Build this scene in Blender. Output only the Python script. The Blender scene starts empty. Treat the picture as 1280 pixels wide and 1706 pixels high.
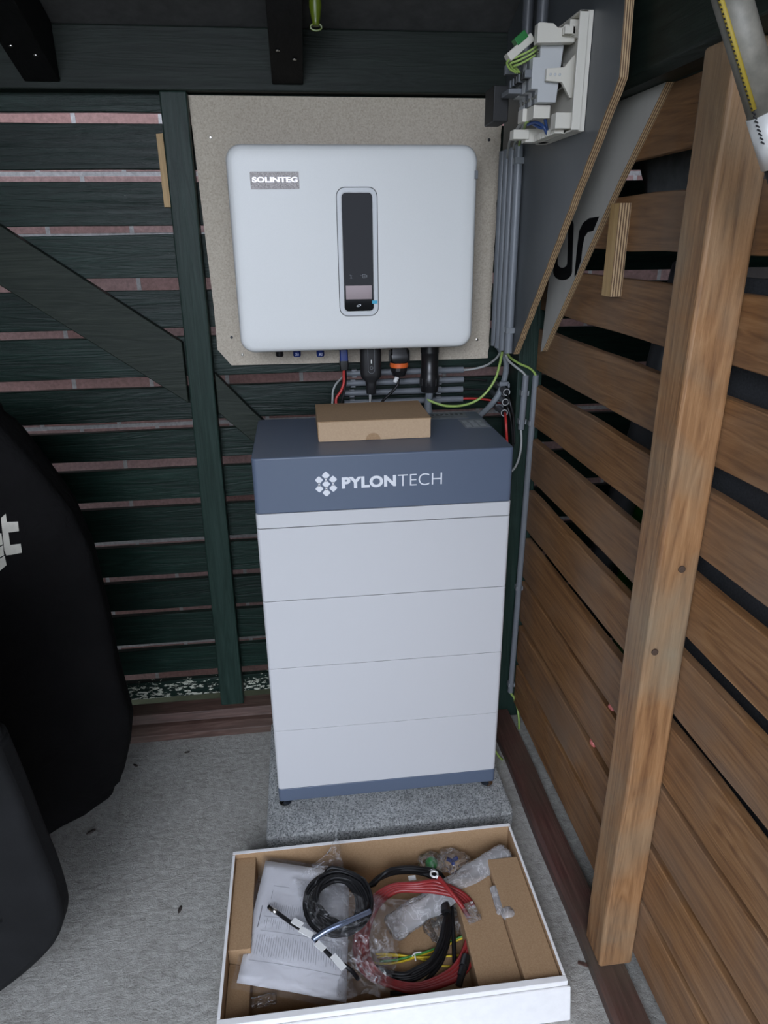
import bpy, bmesh, math, random
from mathutils import Vector, Matrix, noise
random.seed(7)
S = bpy.context.scene
COL = S.collection
# ------------------------------------------------------------------ camera
CAMP = Vector((0.1058, -1.3656, 1.3602)); YAW, PITCH, ROLL, FPX = 0.1167, 0.3741, -0.011, 1173.47
def basis():
    cy, sy = math.cos(YAW), math.sin(YAW)
    f = Vector((sy*math.cos(PITCH), cy*math.cos(PITCH), -math.sin(PITCH)))
    r = Vector((cy, -sy, 0)); u = r.cross(f)
    return r*math.cos(ROLL)+u*math.sin(ROLL), -r*math.sin(ROLL)+u*math.cos(ROLL), f
RV, UV_, FV = basis()
cam = bpy.data.objects.new('camera', bpy.data.cameras.new('camera')); COL.objects.link(cam)
cam.matrix_world = Matrix(((RV.x, UV_.x, -FV.x, CAMP.x), (RV.y, UV_.y, -FV.y, CAMP.y), (RV.z, UV_.z, -FV.z, CAMP.z), (0, 0, 0, 1)))
cam.data.sensor_fit = 'VERTICAL'; cam.data.sensor_height = 24.0; cam.data.lens = FPX*24/1706
cam.data.clip_start = 0.02; cam.data.clip_end = 100
S.camera = cam
# ------------------------------------------------------------------ world, light, exposure
S.view_settings.view_transform = 'Standard'; S.view_settings.look = 'None'
S.view_settings.gamma = 1; S.view_settings.use_curve_mapping = False
S.view_settings.exposure = -0.14
W = bpy.data.worlds.new('sky'); S.world = W; W.use_nodes = True
bg = W.node_tree.nodes['Background']; bg.inputs[0].default_value = (0.76, 0.84, 1.0, 1); bg.inputs[1].default_value = 4.9
def area(name, loc, target, sx, sy, power, color):
    l = bpy.data.lights.new(name, 'AREA'); l.shape = 'RECTANGLE'; l.size = sx; l.size_y = sy; l.energy = power; l.color = color
    o = bpy.data.objects.new(name, l); COL.objects.link(o); o.location = loc
    o.rotation_euler = (Vector(target)-Vector(loc)).to_track_quat('-Z', 'Y').to_euler(); return o
area('daylight', (-0.45, -3.2, 2.3), (0.2, 0.1, 0.8), 1.1, 1.3, 60, (0.84, 0.89, 1.0))
# ------------------------------------------------------------------ helpers
def at(px, py, ax, v):
    d = FV + RV*((px-640)/FPX) - UV_*((py-853)/FPX); i = 'xyz'.index(ax)
    return CAMP + d*((v-CAMP[i])/d[i])
def BM(): return bmesh.new()
OFF = {}
def tag(o, label=None, cat=None, group=None, kind=None):
    if label: o['label'] = label
    if cat: o['category'] = cat
    if group: o['group'] = group
    if kind: o['kind'] = kind
    return o
def empty(name, loc, label, cat, group=None):
    o = bpy.data.objects.new(name, None); COL.objects.link(o); o.location = loc; o.empty_display_size = .02
    OFF[o.name] = Vector(loc); return tag(o, label, cat, group)
def obj(name, bm, mats, parent=None, smooth=False, bev=0, seg=2, label=None, auto=None):
    me = bpy.data.meshes.new(name)
    off = OFF.get(parent.name, Vector((0, 0, 0))) if parent else Vector((0, 0, 0))
    bmesh.ops.recalc_face_normals(bm, faces=bm.faces[:])
    if off.length: bmesh.ops.translate(bm, verts=bm.verts[:], vec=-off)
    bm.to_mesh(me); bm.free()
    for m in (mats if isinstance(mats, (list, tuple)) else [mats]): me.materials.append(m)
    o = bpy.data.objects.new(name, me); COL.objects.link(o)
    if parent: o.parent = parent; OFF[o.name] = off
    if smooth or auto:
        for p in me.polygons: p.use_smooth = True
    if auto: me.set_sharp_from_angle(angle=math.radians(auto))
    if bev:
        b = o.modifiers.new('bevel', 'BEVEL'); b.width = bev; b.segments = seg; b.limit_method = 'ANGLE'; b.angle_limit = math.radians(40); b.harden_normals = False
    if label: o['label'] = label
    return o
def thing(name, bm, mats, label, cat, group=None, **k):
    return tag(obj(name, bm, mats, None, **k), label, cat, group)
def struct(name, bm, mats, **k):
    return tag(obj(name, bm, mats, None, **k), kind='structure')
def bidl(bm): return bm.verts.layers.float.get('bid') or bm.verts.layers.float.new('bid')
def box(bm, x0, x1, y0, y1, z0, z1, bid=None, mi=0):
    vs = [bm.verts.new((x, y, z)) for x in (x0, x1) for y in (y0, y1) for z in (z0, z1)]
    fs = [bm.faces.new([vs[i] for i in q]) for q in ((0, 1, 3, 2), (4, 6, 7, 5), (0, 4, 5, 1), (2, 3, 7, 6), (0, 2, 6, 4), (1, 5, 7, 3))]
    for f in fs: f.material_index = mi
    if bid is not None:
        L = bidl(bm)
        for v in vs: v[L] = bid
    return vs
def xf(vs, M):
    for v in vs: v.co = M @ v.co
def hexa(bm, low, high, mi=0):
    a = [bm.verts.new(p) for p in low]; b = [bm.verts.new(p) for p in high]; n = len(a)
    fs = [bm.faces.new(a[::-1]), bm.faces.new(b)] + [bm.faces.new((a[i], a[(i+1) % n], b[(i+1) % n], b[i])) for i in range(n)]
    for f in fs: f.material_index = mi
    return fs
def prism(bm, poly, ax, a, b, mi=0, side_mi=None):
    f = {'x': lambda p, t: (t, p[0], p[1]), 'y': lambda p, t: (p[0], t, p[1]), 'z': lambda p, t: (p[0], p[1], t)}[ax]
    fs = hexa(bm, [f(p, a) for p in poly], [f(p, b) for p in poly], mi)
    if side_mi is not None:
        for q in fs[2:]: q.material_index = side_mi
def rrect(x0, x1, z0, z1, r, n=6):
    out = []
    for cx, cz, a0 in ((x1-r, z1-r, 0), (x0+r, z1-r, 90), (x0+r, z0+r, 180), (x1-r, z0+r, 270)):
        for i in range(n+1):
            a = math.radians(a0+90*i/n); out.append((cx+r*math.cos(a), cz+r*math.sin(a)))
    return out
def ring(bm, outer, inner, ax, a, b):
    f = {'x': lambda p, t: (t, p[0], p[1]), 'y': lambda p, t: (p[0], t, p[1]), 'z': lambda p, t: (p[0], p[1], t)}[ax]
    n = len(outer); V = [[bm.verts.new(f(p, t)) for p in P] for t in (a, b) for P in (outer, inner)]
    for i in range(n):
        j = (i+1) % n
        for A, B in ((0, 1), (2, 3), (0, 2), (1, 3)):
            bm.faces.new((V[A][i], V[A][j], V[B][j], V[B][i]))
def catmull(P, n=8, closed=False):
    P = [Vector(p) for p in P]; out = []; N = len(P)
    rng = range(N) if closed else range(N-1)
    g = (lambda i: P[i % N]) if closed else (lambda i: P[max(0, min(N-1, i))])
    for i in rng:
        p0, p1, p2, p3 = g(i-1), g(i), g(i+1), g(i+2)
        for k in range(n):
            t = k/n; out.append(.5*((2*p1)+(p2-p0)*t+(2*p0-5*p1+4*p2-p3)*t*t+(3*p1-p0-3*p2+p3)*t**3))
    if not closed: out.append(P[-1])
    return out
def tube(bm, P, r, seg=10, smooth=8, closed=False, caps=True, mi=0):
    if smooth and len(P) > 2: P = catmull(P, smooth, closed)
    P = [Vector(p) for p in P]; n = len(P); rs = r if isinstance(r, (list, tuple)) else None
    t0 = (P[1]-P[0]).normalized(); u = t0.orthogonal().normalized(); rings = []
    for i, p in enumerate(P):
        if closed: t = (P[(i+1) % n]-P[i-1]).normalized()
        else: t = (P[min(n-1, i+1)]-P[max(0, i-1)]).normalized()
        u = (u - t*u.dot(t)).normalized(); v = t.cross(u)
        rr = (rs[0]+(rs[-1]-rs[0])*i/(n-1)) if rs else r
        rings.append([bm.verts.new(p+(u*math.cos(2*math.pi*k/seg)+v*math.sin(2*math.pi*k/seg))*rr) for k in range(seg)])
    for i in range(n if closed else n-1):
        A, B = rings[i], rings[(i+1) % n]
        for k in range(seg):
            f = bm.faces.new((A[k], A[(k+1) % seg], B[(k+1) % seg], B[k])); f.material_index = mi; f.smooth = True
    if caps and not closed: bm.faces.new(rings[0][::-1]).material_index = mi; bm.faces.new(rings[-1]).material_index = mi
def pipe(bm, a, b, r, r_in, seg=20):       # hollow straight pipe
    a, b = Vector(a), Vector(b); t = (b-a).normalized(); u = t.orthogonal().normalized(); v = t.cross(u)
    c = lambda p, q: [bm.verts.new(p+(u*math.cos(2*math.pi*k/seg)+v*math.sin(2*math.pi*k/seg))*q) for k in range(seg)]
    R = [c(a, r), c(b, r), c(b, r_in), c(a, r_in)]
    for i in range(4):
        A, B = R[i], R[(i+1) % 4]
        for k in range(seg): bm.faces.new((A[k], A[(k+1) % seg], B[(k+1) % seg], B[k]))
def lathe(bm, prof, c, ax='z', seg=24, mi=0):
    c = Vector(c); rings = []
    for r, h in prof:
        rg = []
        for k in range(seg):
            a = 2*math.pi*k/seg; x, y = r*math.cos(a), r*math.sin(a)
            rg.append(bm.verts.new(c+Vector({'z': (x, y, h), 'y': (x, h, y), 'x': (h, x, y)}[ax])))
        rings.append(rg)
    for A, B in zip(rings, rings[1:]):
        for k in range(seg): bm.faces.new((A[k], A[(k+1) % seg], B[(k+1) % seg], B[k])).material_index = mi
    bm.faces.new(rings[0][::-1]).material_index = mi; bm.faces.new(rings[-1]).material_index = mi
def textbm(s, x0, x1, z0, z1, plane='y', depth=0., ex=.0004, bold=0., spacing=1., rot=None):
    cu = bpy.data.curves.new('t', 'FONT'); cu.body = s; cu.size = 1; cu.extrude = .001; cu.offset = bold; cu.space_character = spacing
    o = bpy.data.objects.new('t', cu); COL.objects.link(o); bpy.context.view_layer.update()
    me = bpy.data.meshes.new_from_object(o.evaluated_get(bpy.context.evaluated_depsgraph_get()))
    bpy.data.objects.remove(o); bm = BM(); bm.from_mesh(me); bpy.data.meshes.remove(me)
    xs = [v.co.x for v in bm.verts]; ys = [v.co.y for v in bm.verts]
    ax, bx, ay, by = min(xs), max(xs), min(ys), max(ys)
    for v in bm.verts:
        X = x0+(v.co.x-ax)/(bx-ax)*(x1-x0); Z = z0+(v.co.y-ay)/(by-ay)*(z1-z0); t = -ex if v.co.z > 0 else 0
        v.co = (X, depth+t, Z) if plane == 'y' else (depth+t, X, Z) if plane == 'x' else (X, Z, depth-t)
    return bm
# ------------------------------------------------------------------ materials
class MT:
    def __init__(s, name):
        s.m = bpy.data.materials.new(name); s.m.use_nodes = True; s.t = s.m.node_tree; s.n = s.t.nodes; s.b = s.n['Principled BSDF']
    def N(s, t, **k):
        n = s.n.new('ShaderNode'+t)
        for a, v in k.items():
            if a[0] == '_': n.inputs[int(a[1:])].default_value = v
            elif a in n.inputs and not hasattr(n, a): n.inputs[a].default_value = v
            elif hasattr(n, a): setattr(n, a, v)
            else: n.inputs[a].default_value = v
        return n
    def L(s, a, b): s.t.links.new(a, b)
    def set(s, **k):
        for a, v in k.items(): s.b.inputs[a.replace('_', ' ')].default_value = v
        return s
    def ramp(s, fac, stops):
        r = s.N('ValToRGB'); e = r.color_ramp.elements
        while len(e) < len(stops): e.new(.5)
        for q, (p, c) in zip(e, stops): q.position = p; q.color = (*c, 1) if len(c) == 3 else c
        s.L(fac, r.inputs[0]); return r.outputs[0]
    def coords(s, sc=(1, 1, 1), which='Object'):
        c = s.N('TexCoord'); m = s.N('Mapping'); m.inputs['Scale'].default_value = sc; s.L(c.outputs[which], m.inputs[0]); return m.outputs[0]
    def noise(s, v, scale, detail=4, rough=.6, dist=0., w=None):
        n = s.N('TexNoise'); n.inputs['Scale'].default_value = scale; n.inputs['Detail'].default_value = detail
        n.inputs['Roughness'].default_value = rough; n.inputs['Distortion'].default_value = dist
        if w is not None: n.noise_dimensions = '4D'; s.L(w, n.inputs['W'])
        s.L(v, n.inputs['Vector']); return n.outputs['Fac']
    def mix(s, fac, a, b, mode='MIX'):
        n = s.N('Mix'); n.data_type = 'RGBA'; n.blend_type = mode
        for i, v in ((0, fac), (6, a), (7, b)):
            if isinstance(v, (int, float)): n.inputs[i].default_value = v
            elif isinstance(v, tuple): n.inputs[i].default_value = (*v, 1)
            else: s.L(v, n.inputs[i])
        return n.outputs[2]
    def math(s, op, a, b=0.):
        n = s.N('Math'); n.operation = op
        for i, v in ((0, a), (1, b)):
            if isinstance(v, (int, float)): n.inputs[i].default_value = v
            else: s.L(v, n.inputs[i])
        return n.outputs[0]
    def bump(s, h, strength=.3, dist=.002):
        n = s.N('Bump'); n.inputs['Strength'].default_value = strength; n.inputs['Distance'].default_value = dist
        s.L(h, n.inputs['Height']); s.L(n.outputs[0], s.b.inputs['Normal'])
    def col(s, c): s.L(c, s.b.inputs['Base Color'])
def plain(name, c, rough=.5, **k):
    k = {a.replace('_', ' '): v for a, v in k.items()}
    t = MT(name); t.set(Base_Color=(*c, 1), Roughness=rough, **k); return t.m
def speck(name, c, c2, scale, rough=.6, bump=.15, metal=0.):
    t = MT(name); v = t.coords(); n = t.noise(v, scale, 5, .65); t.col(t.ramp(n, [(.3, c), (.7, c2)])); t.bump(n, bump, .001)
    t.set(Roughness=rough, Metallic=metal); return t.m
def wood(name, axis, cs, rough=.7, grain=60, bump=.35, knots=True, chips=None, weather=None, attr=True, tint=.35):
    t = MT(name); sc = [grain, grain, grain]; sc['xyz'.index(axis)] = grain*.055
    v = t.coords(tuple(sc)); w = None; bid = None
    if attr:
        a = t.N('Attribute'); a.attribute_name = 'bid'; bid = a.outputs['Fac']; w = t.math('MULTIPLY', bid, 7.3)
    else:
        oi = t.N('ObjectInfo'); bid = oi.outputs['Random']; w = t.math('MULTIPLY', bid, 31.)
    n1 = t.noise(v, 1.6, 7, .72, .35, w)
    sc2 = [12, 12, 12]; sc2['xyz'.index(axis)] = .9; n2 = t.noise(t.coords(tuple(sc2)), 1., 3, .5, 1.2, w)
    # rings: distorted bands
    wv = t.math('FRACT', t.math('MULTIPLY', n2, 16.0)); wv = t.math('ABSOLUTE', t.math('SUBTRACT', wv, .5))
    h = t.math('ADD', t.math('MULTIPLY', n1, .85), t.math('MULTIPLY', wv, .26))
    c = t.ramp(h, [(.28, cs[0]), (.5, cs[1]), (.72, cs[2])])
    if knots:
        sk = [5, 5, 5]; sk['xyz'.index(axis)] = 2.2
        vo = t.N('TexVoronoi'); vo.voronoi_dimensions = '4D'; t.L(w, vo.inputs['W']); t.L(t.coords(tuple(sk)), vo.inputs['Vector']); vo.inputs['Scale'].default_value = 1.
        k = t.ramp(vo.outputs['Distance'], [(.05, (1, 1, 1)), (.10, (0, 0, 0))]); c = t.mix(k, c, tuple(x*.35 for x in cs[0]))
    if weather:
        wn = t.noise(t.coords((3, 3, 3)), 1., 4, .6, .5, w); c = t.mix(t.ramp(wn, [(.42, (0, 0, 0)), (.68, (1, 1, 1))]), c, t.mix(h, tuple(x*.55 for x in weather), weather))
    if tint:
        b = t.math('FRACT', t.math('MULTIPLY', bid, 3.77)); b = t.math('ADD', t.math('MULTIPLY', b, tint), 1-tint/2)
        c = t.mix(1., c, t.mix(0., (1, 1, 1), (1, 1, 1)), 'MULTIPLY')
        hs = t.N('HueSaturation'); t.L(b, hs.inputs['Value']); t.L(c, hs.inputs['Color']); c = hs.outputs[0]
    if chips:
        ch = t.noise(t.coords((1, 1, 2.2)), 55, 5, .7); zz = t.N('SeparateXYZ'); tc = t.N('TexCoord'); t.L(tc.outputs['Object'], zz.inputs[0])
        zf = t.N('MapRange'); t.L(zz.outputs[2], zf.inputs[0]); zf.inputs[1].default_value = .12; zf.inputs[2].default_value = .19; zf.inputs[3].default_value = .47; zf.inputs[4].default_value = .26
        xg = t.noise(t.coords((3, 3, 3)), 1.5, 2, .5)
        k = t.math('LESS_THAN', t.math('ADD', ch, t.math('MULTIPLY', xg, .12)), t.math('ADD', zf.outputs[0], .04)); c = t.mix(k, c, chips)
    t.col(c); t.set(Roughness=rough); t.bump(h, bump, .0025)
    if 'green' in name or 'black' in name: t.b.inputs['Specular IOR Level'].default_value = .22 if name != 'dark_green_painted_wood' else .24
    return t.m
M = {}
GR = [(.002, .007, .0048), (.0045, .0155, .011), (.011, .029, .022)]
M['green_x'] = wood('dark_green_painted_wood', 'x', GR, .36, 55, .75, False, (.45, .46, .38), None, True, .5)
M['green_post'] = wood('dark_green_painted_post', 'z', [(.008, .018, .014), (.015, .032, .025), (.026, .048, .04)], .42, 55, .6, False, None, None, False, .0)
M['green_beam'] = wood('dark_green_painted_beam', 'x', [(.006, .009, .007), (.011, .017, .013), (.018, .027, .021)], .5, 45, .6, False, None, None, False, .0)
M['green_beam_y'] = wood('dark_green_painted_side_beam', 'y', [(.006, .009, .007), (.011, .017, .013), (.018, .027, .021)], .5, 45, .6, False, None, None, False, .0)
M['green_brace'] = wood('dark_green_painted_brace', 'x', [(.010, .015, .011), (.018, .025, .018), (.03, .038, .028)], .5, 40, .5, False, None, None, False, .0)
M['black_wood'] = wood('black_painted_wood', 'y', [(.003, .003, .003), (.006, .006, .006), (.01, .01, .01)], .6, 45, .4, False, None, None, False, .0)
BR = [(.085, .034, .012), (.205, .098, .036), (.32, .175, .078)]
M['slat'] = wood('brown_slat_wood', 'y', BR, .62, 50, .55, True, None, (.235, .15, .095), True, .40)
M['post'] = wood('brown_post_wood', 'z', [(.11, .045, .016), (.27, .135, .055), (.40, .225, .105)], .58, 60, .5, True, None, (.29, .235, .155), False, 0)
M['sill'] = wood('red_brown_sill_wood', 'x', [(.04, .022, .016), (.085, .045, .034), (.16, .10, .08)], .6, 40, .6, False, None, (.14, .10, .075), False, 0)
M['sill_y'] = wood('red_brown_sole_plate_wood', 'y', [(.035, .014, .012), (.085, .036, .030), (.15, .078, .06)], .5, 40, .6, False, None, (.10, .075, .055), False, 0)
M['pine'] = wood('pale_pine', 'z', [(.33, .20, .08), (.48, .31, .13), (.58, .40, .19)], .55, 60, .3, False, None, None, False, 0)
# fixed surfaces
t = MT('concrete'); v = t.coords(); a = t.noise(v, 7, 6, .65); b = t.noise(v, 60, 5, .7, .3); c3 = t.noise(v, 320, 3, .6)
base = t.ramp(a, [(.3, (.29, .275, .24)), (.7, (.42, .41, .375))]); base = t.mix(.5, base, t.ramp(b, [(.3, (.17, .165, .15)), (.62, (.47, .465, .44))]))
dk = t.ramp(c3, [(.30, (.35, .33, .3)), (.42, (1, 1, 1))]); t.col(t.mix(.8, base, dk, 'MULTIPLY'))
t.set(Roughness=.8); vv = t.noise(t.coords((1, 1.7, 1)), 38, 4, .55, .8)
t.bump(t.math('ADD', t.math('MULTIPLY', vv, 1.), t.math('MULTIPLY', c3, .5)), .6, .005); M['floor'] = t.m
t = MT('granite_paver'); v = t.coords(); vo = t.N('TexVoronoi'); vo.inputs['Scale'].default_value = 330; t.L(v, vo.inputs['Vector'])
c = t.ramp(vo.outputs['Color'], [(.1, (.16, .17, .17)), (.5, (.44, .455, .45)), (.9, (.66, .67, .66))]); n = t.noise(v, 12, 4)
t.col(t.mix(.6, c, t.ramp(n, [(.3, (.5, .5, .5)), (.7, (1, 1, 1))]), 'MULTIPLY')); t.set(Roughness=.65); t.bump(vo.outputs['Distance'], .5, .0015); M['paver'] = t.m
t = MT('brick'); v0 = t.coords(); sp = t.N('SeparateXYZ'); t.L(v0, sp.inputs[0]); cb = t.N('CombineXYZ'); t.L(sp.outputs[0], cb.inputs[0]); t.L(sp.outputs[2], cb.inputs[1])
br = t.N('TexBrick'); t.L(cb.outputs[0], br.inputs['Vector']); br.inputs['Scale'].default_value = 1; br.inputs['Brick Width'].default_value = .22; br.inputs['Row Height'].default_value = .076
br.inputs['Mortar Size'].default_value = .006; br.inputs['Color1'].default_value = (.40, .215, .185, 1); br.inputs['Color2'].default_value = (.56, .36, .33, 1); br.inputs['Mortar'].default_value = (.60, .57, .55, 1)
n = t.noise(v0, 90, 5, .7); t.col(t.mix(.7, br.outputs['Color'], t.ramp(n, [(.3, (.55, .55, .55)), (.7, (1.15, 1.15, 1.15))]), 'MULTIPLY')); t.set(Roughness=.9)
t.bump(t.math('SUBTRACT', t.math('MULTIPLY', n, .4), br.outputs['Fac']), .6, .004); M['brick'] = t.m
M['roof'] = speck('dark_roof_board', (.045, .045, .045), (.075, .075, .074), 30, .8, .3)
M['soil'] = speck('yard_ground', (.05, .06, .03), (.10, .11, .06), 6, .95, .5)
M['render'] = speck('blocker_wall_grey', (.05, .045, .04), (.09, .08, .07), 8, .9, .3)  # even grey of the added light-blocking walls
t = MT('particle_board'); v = t.coords(); n = t.noise(v, 260, 4, .7); n2 = t.noise(v, 5, 3)
c = t.ramp(n, [(.28, (.42, .355, .275)), (.5, (.56, .49, .395)), (.75, (.67, .61, .51))]); t.col(t.mix(.5, c, t.ramp(n2, [(.3, (.85, .85, .85)), (.7, (1, 1, 1))]), 'MULTIPLY')); t.set(Roughness=.75); t.bump(n, .3, .001); M['mdf'] = t.m
t = MT('grey_film_plywood'); n = t.noise(t.coords(), 4, 5, .6); t.col(t.ramp(n, [(.3, (.06, .067, .072)), (.7, (.088, .095, .10))])); t.set(Roughness=.42); t.bump(t.noise(t.coords((1, 1, .5)), 200, 3), .1, .0005); M['film'] = t.m
t = MT('pale_sign_board'); n = t.noise(t.coords(), 6, 5, .6); t.col(t.ramp(n, [(.3, (.46, .445, .40)), (.7, (.56, .54, .495))])); t.set(Roughness=.5); M['sign'] = t.m
def ply(name, axis, pitch):
    t = MT(name); tc = t.N('TexCoord'); s = t.N('SeparateXYZ'); t.L(tc.outputs['Object'], s.inputs[0])
    f = t.math('FRACT', t.math('MULTIPLY', s.outputs['xyz'.index(axis)], 1/pitch)); n = t.noise(t.coords((1, 1, 1)), 160, 4)
    f = t.math('ADD', f, t.math('MULTIPLY', t.math('SUBTRACT', n, .5), .25))
    t.col(t.ramp(f, [(.0, (.10, .055, .03)), (.42, (.14, .08, .045)), (.52, (.42, .29, .16)), (.97, (.5, .36, .2))])); t.set(Roughness=.7); return t.m
M['ply_x'] = ply('plywood_edge', 'x', .0036)
# products
M['white_cab'] = speck('light_grey_cabinet', (.535, .535, .545), (.565, .565, .575), 900, .45, .03)
M['blue_cab'] = speck('blue_grey_cabinet', (.092, .118, .17), (.102, .129, .185), 900, .42, .05)
M['seam'] = plain('seam_dark_grey', (.12, .12, .12), .8)  # even dark grey for joints and the display groove
M['inv'] = speck('white_cover', (.79, .80, .79), (.82, .83, .82), 700, .38, .02)
M['logo'] = plain('logo_white', (.72, .74, .78), .5)
M['chrome'] = plain('chrome', (.6, .6, .6), .12, Metallic=1.)
M['steel'] = plain('zinc_screw', (.5, .48, .44), .3, Metallic=1.)
t = MT('brushed_badge'); n = t.noise(t.coords(), 700, 4, .7); t.col(t.ramp(n, [(.3, (.05, .045, .045)), (.75, (.32, .30, .29))])); t.set(Metallic=.9, Roughness=.28); t.bump(n, .6, .0008); M['badge'] = t.m
M['screen'] = plain('black_glass', (.004, .004, .006), .05, Specular_IOR_Level=.12)
M['lcd'] = plain('display_glass', (.17, .13, .13), .1, Metallic=.35)
M['black'] = plain('black_plastic', (.012, .012, .013), .32)
M['blackm'] = plain('matte_black_plastic', (.01, .01, .011), .6)
M['blue'] = plain('blue_plastic', (.012, .03, .16), .35)
M['tab'] = plain('cyan_tab', (.05, .42, .62), .4)
M['orange'] = plain('orange_ring', (.75, .14, .03), .4)
M['heat'] = plain('dark_heat_sink', (.05, .05, .055), .5, Metallic=.5)
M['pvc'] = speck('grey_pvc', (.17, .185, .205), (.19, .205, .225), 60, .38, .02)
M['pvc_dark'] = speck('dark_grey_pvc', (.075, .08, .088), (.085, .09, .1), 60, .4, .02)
M['flex'] = speck('grey_cable_sheath', (.16, .18, .20), (.22, .24, .26), 120, .5, .1)
M['clip'] = plain('pipe_clip_grey', (.30, .32, .34), .3, Transmission_Weight=.3)
M['wgrey'] = plain('grey_wire', (.42, .43, .42), .45)
M['wgreen'] = plain('green_yellow_wire', (.33, .47, .12), .4)
M['wred'] = plain('red_wire', (.50, .035, .03), .35)
M['wblack'] = plain('black_wire', (.006, .006, .007), .4)
M['wblue'] = plain('blue_wire', (.02, .05, .16), .4)
M['din'] = plain('breaker_grey', (.50, .51, .52), .45)
M['dind'] = plain('breaker_dark_grey', (.16, .17, .185), .45)
M['cream'] = plain('cream_plastic', (.66, .63, .56), .45)
M['greenp'] = plain('green_terminal', (.01, .17, .03), .4)
t = MT('kraft_cardboard'); n = t.noise(t.coords(), 350, 4, .7); n2 = t.noise(t.coords(), 9, 3); c = t.ramp(n, [(.3, (.30, .185, .095)), (.7, (.40, .26, .145))])
t.col(c); t.set(Roughness=.8); t.bump(n, .15, .0006); M['kraft'] = t.m
M['kraftl'] = speck('light_kraft', (.46, .32, .20), (.52, .37, .235), 300, .8, .1)
M['whitec'] = speck('white_card', (.78, .77, .76), (.84, .83, .82), 40, .6, .05)
M['redcab'] = plain('red_cable', (.25, .018, .018), .42)
M['blackcab'] = plain('black_cable', (.006, .006, .007), .5, Specular_IOR_Level=.35)
M['yellowcab'] = plain('yellow_wire', (.72, .52, .02), .4)
M['greencab'] = plain('green_stripe_wire', (.06, .26, .05), .4)
M['label'] = plain('white_label', (.78, .78, .76), .5)
M['paper'] = plain('paper', (.86, .86, .90), .7)
M['ink'] = plain('ink', (.20, .20, .22), .7)
t = MT('black_cloth'); n = t.noise(t.coords(), 14, 5, .6); t.col(t.ramp(n, [(.3, (.0035, .0033, .0035)), (.75, (.006, .0057, .006))])); t.set(Roughness=.85, Specular_IOR_Level=.12); t.bump(t.noise(t.coords(), 22, 4, .6, 1.), .5, .01)
M['cloth'] = t.m
t = MT('charcoal_cloth'); n = t.noise(t.coords(), 14, 5, .6); t.col(t.ramp(n, [(.3, (.0055, .0057, .006)), (.75, (.0095, .0098, .0105))])); t.set(Roughness=.9, Specular_IOR_Level=.2); t.bump(n, .4, .006); M['cloth2'] = t.m
M['letter'] = speck('off_white_print', (.42, .40, .35), (.56, .54, .47), 30, .7, .1)
def film(name, tintc=(1, 1, 1), dens=.14, rough=.08, gl=.5, cr=.3):
    t = MT(name); t.n.remove(t.b); tr = t.N('BsdfTransparent'); tr.inputs[0].default_value = (*tintc, 1); g = t.N('BsdfGlossy'); g.inputs['Roughness'].default_value = rough
    d = t.N('BsdfDiffuse'); d.inputs[0].default_value = (.8, .8, .82, 1); fr = t.N('Fresnel'); fr.inputs[0].default_value = 1.5
    nz = t.noise(t.coords(), 30, 2, .5, 1.8); bp = t.N('Bump'); bp.inputs['Strength'].default_value = .8; bp.inputs['Distance'].default_value = .003; t.L(nz, bp.inputs['Height'])
    for q in (g, fr): t.L(bp.outputs[0], q.inputs['Normal'])
    rz = t.noise(t.coords(), 34, 3, .5, 1.2); rg = t.ramp(t.math('ABSOLUTE', t.math('SUBTRACT', rz, .5)), [(0., (dens+cr,)*3), (.012, (dens+cr*.3,)*3), (.05, (dens,)*3)])
    m1 = t.N('MixShader'); t.L(rg, m1.inputs[0]); t.L(tr.outputs[0], m1.inputs[1]); t.L(d.outputs[0], m1.inputs[2])
    m2 = t.N('MixShader'); t.L(t.math('MULTIPLY', fr.outputs[0], gl), m2.inputs[0]); t.L(m1.outputs[0], m2.inputs[1]); t.L(g.outputs[0], m2.inputs[2])
    t.L(m2.outputs[0], t.n['Material Output'].inputs[0]); return t.m
M['film_bag'] = film('clear_film', (.99, .99, .99), .025, .04, .7)
M['film_thick'] = film('frosted_film', (.95, .95, .95), .30, .12, .8)
M['film_flat'] = film('smooth_sleeve_film', (.99, .99, .99), .03, .05, .5, .05)
M['tarp'] = speck('grey_tarpaulin', (.10, .105, .11), (.19, .2, .2), 25, .5, .8)
M['pebble'] = speck('dark_mineral_felt', (.022, .024, .027), (.05, .052, .056), 260, .85, .8)
M['bin'] = plain('green_plastic_bin', (.02, .14, .012), .5)
M['silver'] = speck('worn_metal_tube', (.13, .125, .105), (.24, .225, .19), 40, .55, .1, .1)
M['bright'] = plain('polished_metal', (.82, .82, .80), .35, Metallic=.4)
M['olive'] = plain('yellow_green_handle', (.10, .14, .008), .35)
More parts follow.
